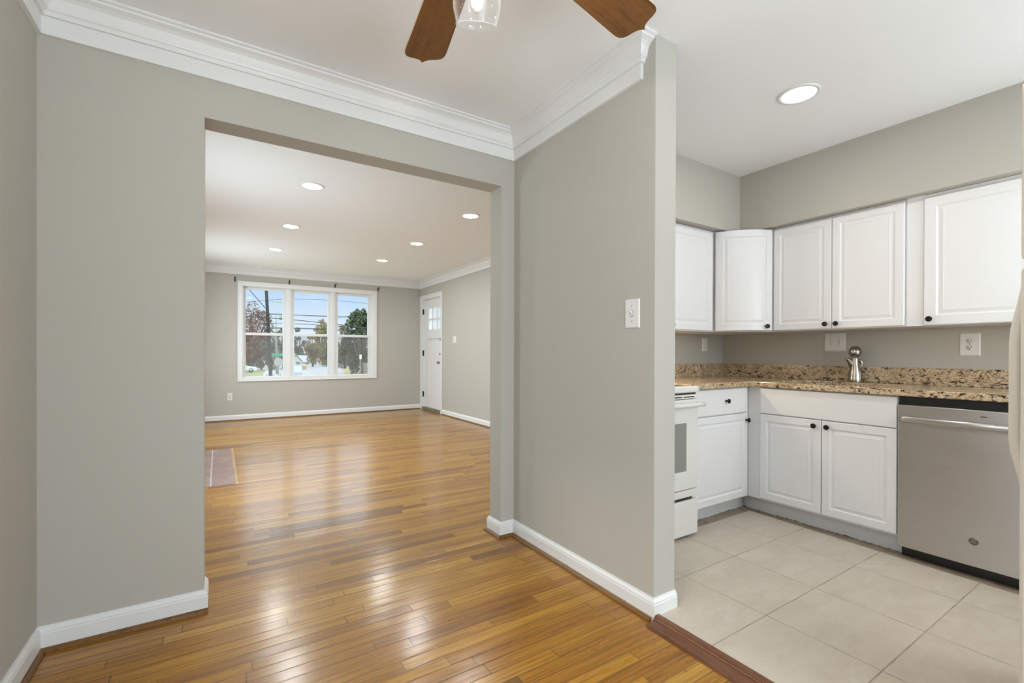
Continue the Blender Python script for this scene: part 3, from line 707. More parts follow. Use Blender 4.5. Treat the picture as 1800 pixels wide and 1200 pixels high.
for k in range(3):
    a = radians(66 + 120 * k)
    Mk = Matrix.Rotation(a, 4, 'Z')
    b = MB(); b.tube([Mk @ Vector(p) for p in ((0.06, 0, -0.325), (0.10, 0, -0.315), (0.140, 0, -0.318), (0.160, 0, -0.335))], 0.009, 10)
    Ms = Matrix.Translation(Mk @ Vector((0.160, 0, -0.328))) @ Mk @ Matrix.Rotation(radians(-24), 4, 'Y')
    b.lathe([(0, 0.0), (0.024, 0.0), (0.026, -0.02), (0.022, -0.034), (0, -0.034)], M=Ms, n=20)
    arm = b.build('lamp_arm', M_BRASS, fan)
    b = MB()
    prof = [(0.024, -0.022), (0.040, -0.030), (0.056, -0.046), (0.0605, -0.066), (0.0595, -0.088), (0.0545, -0.106), (0.0515, -0.118), (0.053, -0.122), (0.0525, -0.124),
            (0.050, -0.119), (0.0525, -0.106), (0.0572, -0.088), (0.0580, -0.066), (0.0537, -0.048), (0.038, -0.033), (0.024, -0.0245)]
    b.lathe(prof, M=Ms @ Matrix.Diagonal((1.08, 1.08, 1.0, 1.0)), n=40)
    sh = b.build('glass_shade', M_SHADE, fan); sh['label'] = 'clear glass bowl shade'
    b = MB(); b.lathe([(0, -0.032), (0.013, -0.034), (0.014, -0.046), (0.017, -0.055), (0.019, -0.066), (0.016, -0.080), (0.007, -0.092), (0, -0.094)], M=Ms, n=20); b.build('bulb', M_BULB, sh)
    if k == 0: continue
    ld = bpy.data.lights.new('fan_bulb_light', 'POINT'); ld.energy = 6.5; ld.color = (1.0, 0.97, 0.92); ld.shadow_soft_size = 0.03
    lo = bpy.data.objects.new('fan_bulb_light', ld); COL.objects.link(lo); lo.location = Vector((FC[0], FC[1], CEIL_D)) + Ms @ Vector((0, 0, -0.112))

# ================================================================== KITCHEN
PROF = lambda st: [(0, 0.0), (0, -0.016), (0.003, -0.019), (st - 0.002, -0.019), (st + 0.004, -0.0135), (st + 0.008, -0.0125), (st + 0.012, -0.0135), (st + 0.028, -0.0175), (st + 0.031, -0.0165)]
FLAT = [(0, 0.0), (0, -0.015), (0.004, -0.019), (0.006, -0.019)]
def knob(par, x, z, y=-0.019):
    b = MB(); b.lathe([(0, 0), (0.0075, 0), (0.0062, 0.004), (0.0052, 0.012), (0.0095, 0.016), (0.0150, 0.019), (0.0158, 0.0225), (0.0150, 0.0255), (0.0085, 0.0285), (0.0075, 0.0275), (0.004, 0.0275), (0, 0.0280)], (x, y, z), MY, 24)
    k = b.build('knob', M_BRONZE, par); k['label'] = 'dark bronze round knob'; return k
def door(par, x, z, w, h, st=0.046, kn=None, name='door'):
    b = MB(); b.rings(w, h, PROF(st), x, z); d = b.build(name, M_CAB, par)
    if kn: knob(d, x + kn[0], z + kn[1])
    return d
def drawer(par, x, z, w, h, kn=None, name='drawer'):
    b = MB(); b.rings(w, h, FLAT, x, z); d = b.build(name, M_CAB, par)
    if kn: knob(d, x + kn[0], z + kn[1])
    return d
GRP_U, GRP_B = 'white wall cabinets', 'white base cabinets'
UZ0, UZ1, DZ0, DH = 1.264, SZ - 0.001, 1.270, 0.727

# wall cabinets on the sink wall: local origin at the front frame; x -> world -Y, front -> world -X
XU = 3.409
c = thing('wall_cabinet', 'white two-door wall cabinet above the faucet and switch plate', 'cabinet', (XU, 1.795, 0), -pi / 2, GRP_U)
b = MB(); b.box(0, 0.768, 0.0, XS - XU, UZ0, UZ1); b.build('cabinet_box', M_CAB, c, bevel=0.002)
door(c, 0.005, DZ0, 0.372, DH, kn=(0.372 - 0.030, 0.030)); door(c, 0.381, DZ0, 0.377, DH, kn=(0.030, 0.030))
c = thing('filler_strip', 'plain white filler strip between two wall cabinets above the counter', 'filler strip', (XU, 1.027, 0), -pi / 2)
b = MB(); b.box(0, 0.076, -0.008, 0.30, UZ0, UZ1); b.build('filler_panel', M_CAB, c, bevel=0.0015)
c = thing('wall_cabinet', 'white wall cabinet with wide door above the outlet and dishwasher', 'cabinet', (XU, 0.951, 0), -pi / 2, GRP_U)
b = MB(); b.box(0, 0.95, 0.0, XS - XU, UZ0, UZ1); b.build('cabinet_box', M_CAB, c, bevel=0.002)
door(c, 0.003, DZ0 - 0.003, 0.468, DH - 0.006, st=0.055, kn=(0.028, 0.034)); door(c, 0.475, DZ0 - 0.003, 0.468, DH - 0.006, st=0.055, kn=(0.44, 0.034))
# wall cabinet over the stove (left of the corner)
YU = 2.089
c = thing('wall_cabinet', 'white wall cabinet left of the corner, partly hidden by the partition wall', 'cabinet', (2.47, YU, 0), 0, GRP_U)
b = MB(); b.box(0, 0.618, 0.0, YH - YU, UZ0, UZ1); b.build('cabinet_box', M_CAB, c, bevel=0.002)
door(c, 0.115, DZ0, 0.499, DH, st=0.052, kn=(0.03, 0.03))
# diagonal corner cabinet with a bowed door
c = thing('corner_cabinet', 'white corner wall cabinet with a bowed diagonal door', 'cabinet', (3.102, 2.072, 0), 0, GRP_U)
dv = Vector((3.392 - 3.102, 1.797 - 2.072)); dl = dv.length; ang = math.atan2(dv.y, dv.x)
b = MB(); b.prism([(-0.010, 0.022), (0.012, 0.022), (0.312, -0.262), (0.312, -0.272), (XS - 3.102, -0.272), (XS - 3.102, YH - 2.072), (-0.010, YH - 2.072)], UZ0, UZ1); b.build('cabinet_box', M_CAB, c, bevel=0.0015)
b = MB(); w_, h_, st = dl - 0.012, DH, 0.050
b.rings(w_, h_, PROF(st), 0.0, DZ0)
for i in range(1, 24):
    xx = w_ * i / 24.0
    bmesh.ops.bisect_plane(b.bm, geom=b.bm.verts[:] + b.bm.edges[:] + b.bm.faces[:], plane_co=(xx, 0, 0), plane_no=(1, 0, 0))
for v in b.bm.verts:
    q = abs(2 * v.co.x / w_ - 1)
    v.co.y -= 0.052 * (1 - q ** 2.6)
d = b.build('door', M_CAB, c)
Md = Matrix.Rotation(ang, 4, 'Z') @ Matrix.Translation((0.006, 0.008, 0)); d.matrix_local = Md
b = MB(); kx = w_ - 0.045; q = abs(2 * kx / w_ - 1)
k = knob(d, kx, DZ0 + 0.030, -0.019 - 0.052 * (1 - q ** 2.6))
d['label'] = 'bowed white raised-panel door'

# base cabinets on the sink wall
XB = 3.139
c = thing('base_cabinet', 'white sink base cabinet with two doors and a plain false drawer front', 'cabinet', (XB, 1.81, 0), -pi / 2, GRP_B)
b = MB(); b.box(-0.0185, 0.828, 0.0, 0.02, 0.105, 0.875); b.box(0.0, 0.02, 0.02, 0.56, 0.105, 0.875); b.box(0.808, 0.828, 0.02, 0.56, 0.105, 0.875); b.box(0.02, 0.808, 0.02, 0.56, 0.105, 0.125); b.build('cabinet_box', M_CAB, c, bevel=0.0015)
door(c, 0.075, 0.118, 0.377, 0.574, kn=(0.377 - 0.034, 0.574 - 0.035)); door(c, 0.456, 0.118, 0.371, 0.574, kn=(0.034, 0.574 - 0.035))
drawer(c, 0.075, 0.698, 0.752, 0.170, name='false_front')
M_KICK = NG('chipped_white_toe_kick')
_t = M_KICK.node('TexCoord'); _s = M_KICK.node('SeparateXYZ'); M_KICK.l.new(_t.outputs['Object'], _s.inputs[0])
_n = M_KICK.noise(_t.outputs['Object'], 55.0, 3.0, 0.6); _n2 = M_KICK.noise(_t.outputs['Object'], 6.0, 2.0)
_f = M_KICK.math('GREATER_THAN', M_KICK.math('ADD', M_KICK.math('MULTIPLY', _n, 0.030), M_KICK.math('MULTIPLY', _n2, 0.024)), M_KICK.math('ADD', _s.outputs[2], 0.0242))
M_KICK.l.new(M_KICK.mix(_f, (0.66, 0.66, 0.665), (0.14, 0.08, 0.04)), M_KICK.b.inputs['Base Color'])
M_KICK = M_KICK.M
b = MB(); b.box(-0.082, 0.831, 0.060, 0.075, 0.0, 0.108); k = b.build('toe_kick', M_KICK, c); k['label'] = 'white toe kick with chipped brown lower edge'
# base cabinet on the stove wall
YB = 1.829
c = thing('base_cabinet', 'white base cabinet with one drawer and door beside the stove', 'cabinet', (2.472, YB, 0), 0, GRP_B)
b = MB(); b.box(0, 0.666, 0.0, YH - YB - 0.004, 0.105, 0.875); b.build('cabinet_box', M_CAB, c, bevel=0.0015)
door(c, 0.032, 0.118, 0.594, 0.574, kn=(0.594 - 0.018, 0.574 - 0.048)); drawer(c, 0.032, 0.698, 0.594, 0.170, kn=(0.342, 0.090))
b = MB(); b.box(0.0, 0.732, 0.066, 0.08, 0.0, 0.108); k = b.build('toe_kick', M_KICK, c); k['label'] = 'white toe kick with chipped brown lower edge'

# countertop: L shape with an undermount sink hole
ct = thing('granite_countertop', 'speckled tan granite countertop wrapping the kitchen corner', 'countertop', (0, 0, 0))
CZ0, CZ1 = 0.876, 0.912; cx, cy = 3.102, 1.790
hx0, hx1, hy0, hy1 = 3.175, 3.560, 1.150, 1.690
b = MB()
xs = [2.462, cx, hx0, hx1, XS]; ys = [0.20, hy0, hy1, cy, YH]
def inside(i, j):
    x = (xs[i] + xs[i + 1]) / 2; y = (ys[j] + ys[j + 1]) / 2
    if x < cx and y < cy: return False
    return not (hx0 < x < hx1 and hy0 < y < hy1)
vv = {}
def V(x, y, z):
    k = (round(x, 5), round(y, 5), round(z, 5))
    if k not in vv: vv[k] = b.bm.verts.new(k)
    return vv[k]
nx, ny = len(xs) - 1, len(ys) - 1
for i in range(nx):
    for j in range(ny):
        if not inside(i, j): continue
        x0, x1, y0, y1 = xs[i], xs[i + 1], ys[j], ys[j + 1]
        for z, rev in ((CZ1, False), (CZ0, True)):
            q = [V(x0, y0, z), V(x1, y0, z), V(x1, y1, z), V(x0, y1, z)]; b.bm.faces.new(q[::-1] if rev else q)
        for (di, dj, p, q) in ((-1, 0, (x0, y1), (x0, y0)), (1, 0, (x1, y0), (x1, y1)), (0, -1, (x0, y0), (x1, y0)), (0, 1, (x1, y1), (x0, y1))):
            ii, jj = i + di, j + dj
            if not (0 <= ii < nx and 0 <= jj < ny) or not inside(ii, jj):
                b.bm.faces.new([V(*p, CZ0), V(*q, CZ0), V(*q, CZ1), V(*p, CZ1)])
bmesh.ops.dissolve_limit(b.bm, angle_limit=0.01, verts=b.bm.verts[:], edges=b.bm.edges[:])
b.build('worktop', M_GRANITE, ct, bevel=0.005, seg=3)
b = MB(); b.box(2.462, XS - 0.001, YH - 0.021, YH, CZ1, 1.018); b.build('backsplash', M_GRANITE, ct, bevel=0.002)
b = MB(); b.box(XS - 0.021, XS, 0.20, YH - 0.022, CZ1, 1.016); b.build('backsplash', M_GRANITE, ct, bevel=0.002)
# sink
sk = thing('kitchen_sink', 'stainless undermount sink basin below the faucet', 'sink', (0, 0, 0))
b = MB(); z0 = CZ0 - 0.001
o1 = [(hx0 - .012, hy0 - .012, z0), (hx1 + .012, hy0 - .012, z0), (hx1 + .012, hy1 + .012, z0), (hx0 - .012, hy1 + .012, z0)]
o2 = [(hx0 + .004, hy0 + .004, z0), (hx1 - .004, hy0 + .004, z0), (hx1 - .004, hy1 - .004, z0), (hx0 + .004, hy1 - .004, z0)]
o3 = [(hx0 + .02, hy0 + .02, z0 - .19), (hx1 - .02, hy0 + .02, z0 - .19), (hx1 - .02, hy1 - .02, z0 - .19), (hx0 + .02, hy1 - .02, z0 - .19)]
R_ = [[b.bm.verts.new(p) for p in o] for o in (o1, o2, o3)]
for A, B in zip(R_[:-1], R_[1:]):
    for k in range(4): b.bm.faces.new((A[k], A[(k + 1) % 4], B[(k + 1) % 4], B[k]))
b.bm.faces.new(R_[-1]); b.build('basin', M_CHROME, sk)
b = MB(); b.lathe([(0, 0.003), (0.04, 0.003), (0.045, 0.0)], (3.37, 1.42, z0 - .19)); b.build('drain', M_CHROME, sk)
# faucet
fa = thing('kitchen_faucet', 'brushed nickel faucet with a ball top on the granite counter', 'faucet', (3.630, 1.372, CZ1))
b = MB(); b.lathe([(0, 0), (0.040, 0), (0.041, 0.004), (0.040, 0.026), (0.039, 0.030), (0.0385, 0.045), (0.034, 0.078), (0.027, 0.110), (0.0225, 0.128), (0.021, 0.150), (0.0215, 0.168), (0.017, 0.172), (0, 0.172)]); b.build('faucet_body', M_CHROME, fa)
b = MB(); b.lathe([(0, 0.166), (0.022, 0.169), (0.031, 0.178), (0.0365, 0.192), (0.0375, 0.207), (0.0345, 0.222), (0.026, 0.235), (0.014, 0.2425), (0, 0.2445)]); k = b.build('ball_handle', M_CHROME, fa); k['label'] = 'round ball handle'
b = MB(); b.tube([(-0.004, 0.008, 0.100), (-0.010, 0.016, 0.122), (-0.016, 0.025, 0.142), (-0.023, 0.036, 0.156), (-0.031, 0.047, 0.163)], [0.024, 0.021, 0.017, 0.012, 0.007], 14, flat=0.8); b.build('spout', M_CHROME, fa)
b = MB(); b.tube([(0.008, -0.014, 0.150), (0.014, -0.024, 0.148), (0.019, -0.031, 0.132), (0.018, -0.030, 0.108), (0.012, -0.022, 0.092)], [0.007, 0.009, 0.010, 0.008, 0.006], 12); b.build('side_lever', M_CHROME, fa)

# ------------------------------------------------------------------ dishwasher
dw = thing('dishwasher', 'stainless steel dishwasher with curved bar handle under the granite counter', 'dishwasher', (3.115, 0.977, 0), -pi / 2)
b = MB(); b.box(0.004, 0.594, 0.028, 0.57, 0.065, 0.872); b.build('tub_box', M_BLACK, dw)
b = MB(); b.box(0, 0.598, 0.0, 0.027, 0.062, 0.829); dd = b.build('door_panel', M_STEEL, dw, bevel=0.004, seg=3)
b = MB(); b.box(0.004, 0.594, 0.012, 0.028, 0.829, 0.840); b.box(0.02, 0.578, 0.006, 0.028, 0.838, 0.842); b.build('control_strip', M_BLACK, dw, bevel=0.001)
b = MB(); b.box(0.004, 0.594, 0.052, 0.066, 0.002, 0.066); b.build('toe_panel', M_BLACK, dw)
b = MB(); pts = []
for i in range(25):
    q = i / 24.0; x_ = 0.016 + 0.566 * q
    pts.append((x_, -0.020 - 0.030 * (1 - (2 * q - 1) ** 2), 0.757))
b.tube(pts, 0.0105, 16, flat=1.55)
for x_ in (0.018, 0.580): b.tube([(x_, 0.002, 0.757), (x_, -0.022, 0.757)], 0.012, 14)
h_ = b.build('bar_handle', M_STEEL, dw)
b = MB(); b.box(0.322, 0.345, -0.0008, 0.001, 0.7965, 0.8005); b.build('vent_mark', M_SLOT, dw)
b = MB(); b.lathe([(0, 0), (0.0195, 0), (0.0190, 0.0010), (0, 0.0012)], (0.300, 0.0005, 0.186), MY, 32); lg = b.build('badge', mat('grey_badge_metal', (0.20, 0.19, 0.18), 0.4, 0.8), dw); lg['label'] = 'round grey maker badge with script letters'
def strokes(paths, r=0.0011):
    b = MB()
    for p in paths: b.tube([(0.300 + x, -0.0012, 0.186 + z) for x, z in p], r, 6)
    return b
ring = [(0.0170 * cos(2 * pi * k / 30), 0.0170 * sin(2 * pi * k / 30)) for k in range(31)]
gpath = [(-0.001, 0.006), (-0.004, 0.009), (-0.009, 0.007), (-0.011, 0.001), (-0.009, -0.005), (-0.004, -0.006), (-0.001, -0.001), (-0.006, 0.000), (-0.001, -0.001), (-0.002, -0.008), (-0.007, -0.010)]
epath = [(0.009, 0.006), (0.006, 0.009), (0.002, 0.007), (0.003, 0.002), (0.007, 0.001), (0.002, 0.000), (0.001, -0.005), (0.005, -0.008), (0.010, -0.005)]
strokes([ring, gpath, epath]).build('badge_lettering', M_CHROME, lg)

# ------------------------------------------------------------------ stove
st_ = thing('electric_stove', 'white electric stove with black cooktop behind the partition wall', 'stove', (1.70, 1.744, 0))
b = MB(); b.box(0.0, 0.757, 0.030, 0.645, 0.035, 0.858); b.build('stove_body', M_ENAMEL, st_, bevel=0.003)
b = MB(); b.box(-0.004, 0.762, -0.006, 0.60, 0.868, 0.905); b.build('cooktop_rim', M_ENAMEL, st_, bevel=0.010, seg=4)
b = MB(); b.box(0.045, 0.712, 0.045, 0.585, 0.9045, 0.9065); b.build('cooktop_glass', M_BLACKGLASS, st_)
b = MB()
for x_, y_, r_ in ((0.21, 0.17, 0.10), (0.55, 0.17, 0.08), (0.21, 0.44, 0.08), (0.55, 0.44, 0.10)):
    b = MB(); b.lathe([(r_, 0.9066), (r_ + 0.004, 0.9069), (r_ + 0.004, 0.9066)], (x_, y_, 0), n=40); b.build('burner_ring', M_GROUT, st_)
b = MB(); b.box(0.02, 0.737, 0.004, 0.034, 0.853, 0.870); b.build('vent_gap', M_SLOT, st_)
b = MB(); b.box(-0.002, 0.759, -0.002, 0.034, 0.832, 0.857); pn = b.build('vent_panel', M_ENAMEL, st_, bevel=0.004)
b = MB()
for x0_, x1_ in ((0.06, 0.25), (0.28, 0.47), (0.50, 0.60), (0.615, 0.715)): b.box(x0_, x1_, -0.0028, 0.0, 0.8405, 0.8470)
b.build('vent_slot', M_SLOT, pn)
b = MB(); b.box(0.004, 0.752, -0.004, 0.030, 0.292, 0.828); od = b.build('oven_door', M_ENAMEL, st_, bevel=0.008, seg=3)
b = MB(); b.box(0.105, 0.640, -0.0052, 0.0, 0.405, 0.690); k = b.build('oven_window', M_OVENGLASS, od); k['label'] = 'grey oven window'
b = MB()
b.tube([(-0.004 + 0.764 * i / 16.0, -0.036 - 0.016 * (1 - (i / 8.0 - 1) ** 2), 0.800) for i in range(17)], 0.0165, 16, flat=0.85)
for x_ in (0.010, 0.742): b.tube([(x_, 0.0, 0.800), (x_, -0.040, 0.800)], 0.014, 12)
b.build('oven_handle', M_ENAMEL, od)
b = MB(); b.box(0.002, 0.755, 0.000, 0.030, 0.245, 0.288); b.build('lower_rail', M_ENAMEL, st_, bevel=0.004)
b = MB(); b.box(0.05, 0.715, 0.012, 0.032, 0.220, 0.247); b.build('finger_slot', M_SLOT, st_)
b = MB(); b.box(0.002, 0.755, -0.002, 0.030, 0.018, 0.226); b.build('storage_drawer', M_ENAMEL, st_, bevel=0.006, seg=3)
b = MB(); b.box(0.03, 0.727, 0.035, 0.60, 0.0, 0.036); b.build('stove_base', M_BLACK, st_)

# ------------------------------------------------------------------ unseen range hood above the stove, added to carry a warm fill bulb
hd = thing('added_range_hood', 'added unseen white range hood over the electric stove', 'range hood', (1.70, 2.0, 1.40))
b = MB(); b.prism([(0.0, 0.0), (0.76, 0.0), (0.76, 0.395), (0.0, 0.395)], 0.02, 0.16); b.build('added_hood_shell', M_ENAMEL, hd, bevel=0.006)
b = MB(); b.box(0.05, 0.48, 0.05, 0.36, 0.008, 0.02); b.build('grease_filter', M_CHROME, hd)
b = MB(); b.lathe([(0, -0.035), (0.018, -0.03), (0.028, -0.012), (0.024, 0.01), (0.012, 0.02), (0, 0.02)], (0.62, 0.2, 0), n=20); b.build('added_hood_bulb', M_HOODBULB, hd)
ld = bpy.data.lights.new('added_hood_light', 'POINT'); ld.energy = 12.0; ld.color = (1.0, 0.80, 0.55); ld.shadow_soft_size = 0.03  # added lamp, warms the wall and backsplash under the cabinets
lo = bpy.data.objects.new('added_hood_light', ld); COL.objects.link(lo); lo.location = (2.32, 2.2, 1.325)

# ------------------------------------------------------------------ refrigerator (just inside the right edge of the view)
fr = thing('refrigerator', 'bisque top-freezer refrigerator at the right edge of the kitchen', 'refrigerator', (1.612, 0.2735, 0), pi)
# local: front faces -y (world +Y); x runs world -X, so the cabinet spans x -0.745 .. 0
b = MB(); b.box(-0.745, -0.003, 0.055, 0.72, 0.03, 1.745); b.build('cabinet_body', M_BISQUE, fr, bevel=0.008, seg=3)
b = MB(); b.box(-0.748, 0.0, 0.0, 0.052, 1.325, 1.755); fz = b.build('freezer_door', M_BISQUE, fr, bevel=0.014, seg=4)
b = MB(); b.box(-0.748, 0.0, 0.0, 0.052, 0.09, 1.312); fd = b.build('fridge_door', M_BISQUE, fr, bevel=0.014, seg=4)
def fhandle(par, x, z0, z1, out, r=0.012):
    b = MB(); pts = []; n = 16
    for i in range(n + 1):
        q = i / n; s = min(1.0, 4.0 * q, 3.2 * (1 - q))
        pts.append((x, r * 0.6 - out * (s * s * (3 - 2 * s)), z0 + (z1 - z0) * q))
    b.tube(pts, r, 14); return b.build('handle', M_BISQUE, par)
fhandle(fd, -0.050, 0.76, 1.295, 0.0215); fhandle(fz, -0.120, 1.36, 1.66, 0.012)
b = MB(); b.box(-0.70, -0.05, 0.06, 0.10, 0.0, 0.085); b.build('kick_grille', M_BISQUE, fr)
b = MB(); b.box(-0.07, -0.01, 0.0, 0.07, 1.755, 1.772); b.build('hinge_cover', M_TRIM, fr, bevel=0.004)

# ================================================================== OUTSIDE
GZ = -2.0
M_LAWN = NG('autumn_lawn'); _t = M_LAWN.node('TexCoord'); _o = _t.outputs['Object']
_c = M_LAWN.ramp(M_LAWN.noise(_o, 0.09, 3.0), [(0.35, (0.42, 0.32, 0.10)), (0.5, (0.30, 0.29, 0.10)), (0.65, (0.18, 0.27, 0.10))])
_c = M_LAWN.mix(M_LAWN.ramp(M_LAWN.noise(_o, 2.0, 4.0), [(0.4, (0, 0, 0)), (0.7, (0.6, 0.6, 0.6))]), _c, (0.36, 0.29, 0.13))
M_LAWN.l.new(_c, M_LAWN.b.inputs['Base Color']); M_LAWN.b.inputs['Roughness'].default_value = 0.9; M_LAWN = M_LAWN.M
M_ROAD = mat('pale_asphalt', (0.40, 0.40, 0.395), 0.8, var=0.08, vscale=0.5)
M_WALK = mat('concrete_walk', (0.45, 0.44, 0.42), 0.85)
M_STONE = mat('grey_brown_stone', (0.30, 0.25, 0.20), 0.9, var=0.5, vscale=3.0)
M_BARK = mat('grey_brown_bark', (0.115, 0.095, 0.08), 0.9, var=0.3, vscale=6)
M_POLE = mat('weathered_pole_wood', (0.055, 0.053, 0.05), 0.85, var=0.25, vscale=5)
M_POLE2 = mat('greenish_pole_wood', (0.33, 0.38, 0.33), 0.85)
M_WIRE = mat('black_cable', (0.05, 0.055, 0.065), 0.6)

b = MB(); v = lambda *p: b.bm.verts.new(p)
g0 = [v(-90, 9.3, -0.35), v(120, 9.3, -0.35)]; g1 = [v(-90, 16, -0.8), v(120, 16, -0.8)]; g2 = [v(-90, 32, GZ), v(120, 32, GZ)]; g3 = [v(-90, 95, GZ), v(120, 95, GZ)]; g4 = [v(-90, 260, -8.0), v(120, 260, -8.0)]
for A, B in ((g0, g1), (g1, g2), (g2, g3), (g3, g4)): b.bm.faces.new((A[0], A[1], B[1], B[0]))
struct(b.build('ground', M_LAWN), 'autumn lawn sloping away from the house to the street', 'lawn')
def gz(Y): return GZ if Y <= 95 else GZ - 6.0 * (Y - 95) / 165.0
def slab(name, px, z, m, label, cat):
    b = MB(); pts = [on_ground(a, c, z) for a, c in px]
    b.face([(p.x, p.y, z) for p in pts]); b.face([(p.x, p.y, z - 0.15) for p in pts])
    return struct(b.build(name, m), label, cat)
slab('road', [(452, 668), (497, 640.5), (560, 640.5), (600, 647), (614, 668)], GZ + 0.02, M_ROAD, 'pale grey street running away from the house', 'road')
slab('sidewalk', [(458, 668), (473, 668), (473, 650), (468, 648)], GZ + 0.03, M_WALK, 'pale concrete drive left of the dark utility pole', 'path')

def leaf_tree(name, label, base, height, crad, csize, cols, n, trunk_h, seed, squash=1.0, group='trees beyond the street', low=0.0, branches=9, leaf=None, clump=(0.22, 0.42)):
    """base: ground point; crown centre sits at height - crad*squash; leaves are small tilted quads on clumps"""
    rnd = random.Random(seed)
    t = thing(name, label, 'tree', base, 0, group)
    cc = Vector((0, 0, height - crad * squash))
    mats = [mat(name + '_leaf', c, 0.8) for c in cols]
    clumps = []
    for i in range(csize):
        while True:
            p = Vector((rnd.uniform(-1, 1), rnd.uniform(-1, 1), rnd.uniform(-1, 1)))
            if p.length < 1: break
        p = p.normalized() * (p.length ** 0.6)
        clumps.append((cc + Vector((p.x * crad * 0.82, p.y * crad * 0.82, p.z * crad * squash * 0.85)), rnd.uniform(*clump) * crad))
    b = MB(); ls = leaf or crad * 0.075
    for i in range(n):
        c, r = clumps[rnd.randrange(len(clumps))]
        p = Vector((rnd.gauss(0, 1), rnd.gauss(0, 1), rnd.gauss(0, 1))).normalized() * r * rnd.uniform(0.55, 1.0)
        q = c + p
        if q.z < low: continue
        a = Vector((rnd.gauss(0, 1), rnd.gauss(0, 1), rnd.gauss(0, 1))).normalized(); d = a.cross(Vector((rnd.gauss(0, 1), rnd.gauss(0, 1), rnd.gauss(0, 1)))).normalized()
        s = ls * rnd.uniform(0.6, 1.3)
        f = b.face([q - a * s, q + d * s * 0.6, q + a * s, q - d * s * 0.6]); f.material_index = min(len(cols) - 1, int(rnd.random() * len(cols)))
    b.build('crown', mats, t, recalc=False)
    b = MB(); r0 = 0.030 * height
    b.tube([(0, 0, -0.3), (0.02 * height, 0, trunk_h * 0.6), (0, 0.01 * height, trunk_h), (0, 0, height * 0.8)], [r0, r0 * 0.8, r0 * 0.65, r0 * 0.2], 8)
    for c, r in clumps[:branches]:
        b.tube([(0, 0, trunk_h * rnd.uniform(0.75, 1.15)), (c * 0.55 + Vector((0, 0, trunk_h * 0.3))), c], [r0 * 0.45, r0 * 0.28, r0 * 0.08], 6)
    b.build('trunk', M_BARK, t)
    return t
LEAFK = 0.72
def tree_at(px, py_top, Y, halfw_px, name, label, cols, csize, n, seed, zb=None, **kw):
    """stands at depth Y under photo column px, as tall as the photo shows it"""
    zb = gz(Y) if zb is None else zb; top = at(px, py_top, Y); base = Vector((top.x, top.y, zb)); dist = top.dot(F)
    hw = halfw_px * dist / FPX; kw.setdefault('squash', (top.z - zb) * 0.49 / hw)
    return leaf_tree(name, label, base, top.z - zb, hw, int(csize * 1.5), [tuple(q * LEAFK for q in c_) for c_ in cols], int(n * 1.5), max(1.0, (top.z - zb) * 0.22), seed, **kw)

tree_at(442, 524, 104, 34, 'sparse_tree', 'half bare pinkish brown tree left of the dark pole', [(0.36, 0.22, 0.17), (0.42, 0.30, 0.24), (0.30, 0.26, 0.23)], 30, 2600, 3, leaf=0.22, branches=22)
tree_at(444, 574, 96, 28, 'red_maple_tree', 'dull red leafed tree low behind the parked white car', [(0.36, 0.13, 0.12), (0.30, 0.15, 0.12), (0.42, 0.20, 0.16)], 16, 2600, 5)
tree_at(476, 578, 92, 18, 'olive_tree', 'greyish green tree behind the dark utility pole', [(0.19, 0.22, 0.16), (0.26, 0.25, 0.18), (0.24, 0.19, 0.14)], 14, 2200, 9)
tree_at(497, 573, 100, 17, 'rusty_tree', 'rusty brown tree near the green street sign', [(0.38, 0.24, 0.16), (0.30, 0.25, 0.18), (0.22, 0.22, 0.17)], 12, 1800, 11)
tree_at(527, 572, 176, 15, 'spruce_tree', 'bluish green spruce behind the grey roofed house', [(0.19, 0.25, 0.23), (0.25, 0.31, 0.28), (0.14, 0.19, 0.17)], 14, 2200, 13)
tree_at(549, 583, 110, 15, 'golden_tree', 'golden brown autumn tree in the middle of the view', [(0.46, 0.33, 0.14), (0.40, 0.31, 0.16), (0.32, 0.29, 0.15)], 14, 2400, 17)
tree_at(573, 568, 120, 20, 'yellow_green_tree', 'yellow green tree above the parked vans', [(0.36, 0.35, 0.12), (0.42, 0.36, 0.14), (0.24, 0.26, 0.12)], 16, 2600, 19)
tree_at(566, 557, 170, 14, 'bare_tree', 'tall pale bare tree rising over the yellow green one', [(0.52, 0.42, 0.34), (0.45, 0.38, 0.32)], 16, 700, 23, squash=1.4, branches=14, leaf=0.35)
tree_at(606, 560, 120, 14, 'pale_brown_tree', 'pale brown tree left of the tall dark evergreen', [(0.40, 0.30, 0.22), (0.34, 0.28, 0.18)], 14, 1500, 29)
tree_at(634, 541, 62, 29, 'magnolia_tree', 'tall dark green evergreen tree on the right', [(0.075, 0.12, 0.055), (0.10, 0.155, 0.075), (0.17, 0.22, 0.12)], 56, 950, 31, clump=(0.09, 0.17), squash=1.0, leaf=0.30)
tree_at(618, 582, 70, 27, 'dark_holly_tree', 'low dark green holly tree behind the stone wall', [(0.105, 0.135, 0.085), (0.14, 0.165, 0.11), (0.19, 0.18, 0.12)], 18, 3400, 37)
tree_at(655, 580, 74, 24, 'grey_green_tree', 'grey green tree at the right end of the window view', [(0.13, 0.15, 0.10), (0.17, 0.18, 0.13), (0.20, 0.18, 0.13)], 16, 2600, 41)
for k, px in enumerate((418, 436, 459, 486, 508, 538, 588, 600, 626, 668)):
    tree_at(px, 592 + (k * 7) % 9, 190 + 9 * (k % 3), 22, 'distant_tree', ('grey brown distant tree in the woods along the horizon, ' + ('farthest left', 'above the white car', 'left of the dark pole', 'behind the stop sign', 'left of the grey roof', 'above the grey roof', 'right of the parked vans', 'left of the holly', 'behind the holly', 'farthest right')[k]),
            [(0.30, 0.27, 0.22), (0.25, 0.25, 0.19), (0.36, 0.29, 0.20)], 14, 1500, 50 + k, group='distant trees on the horizon')

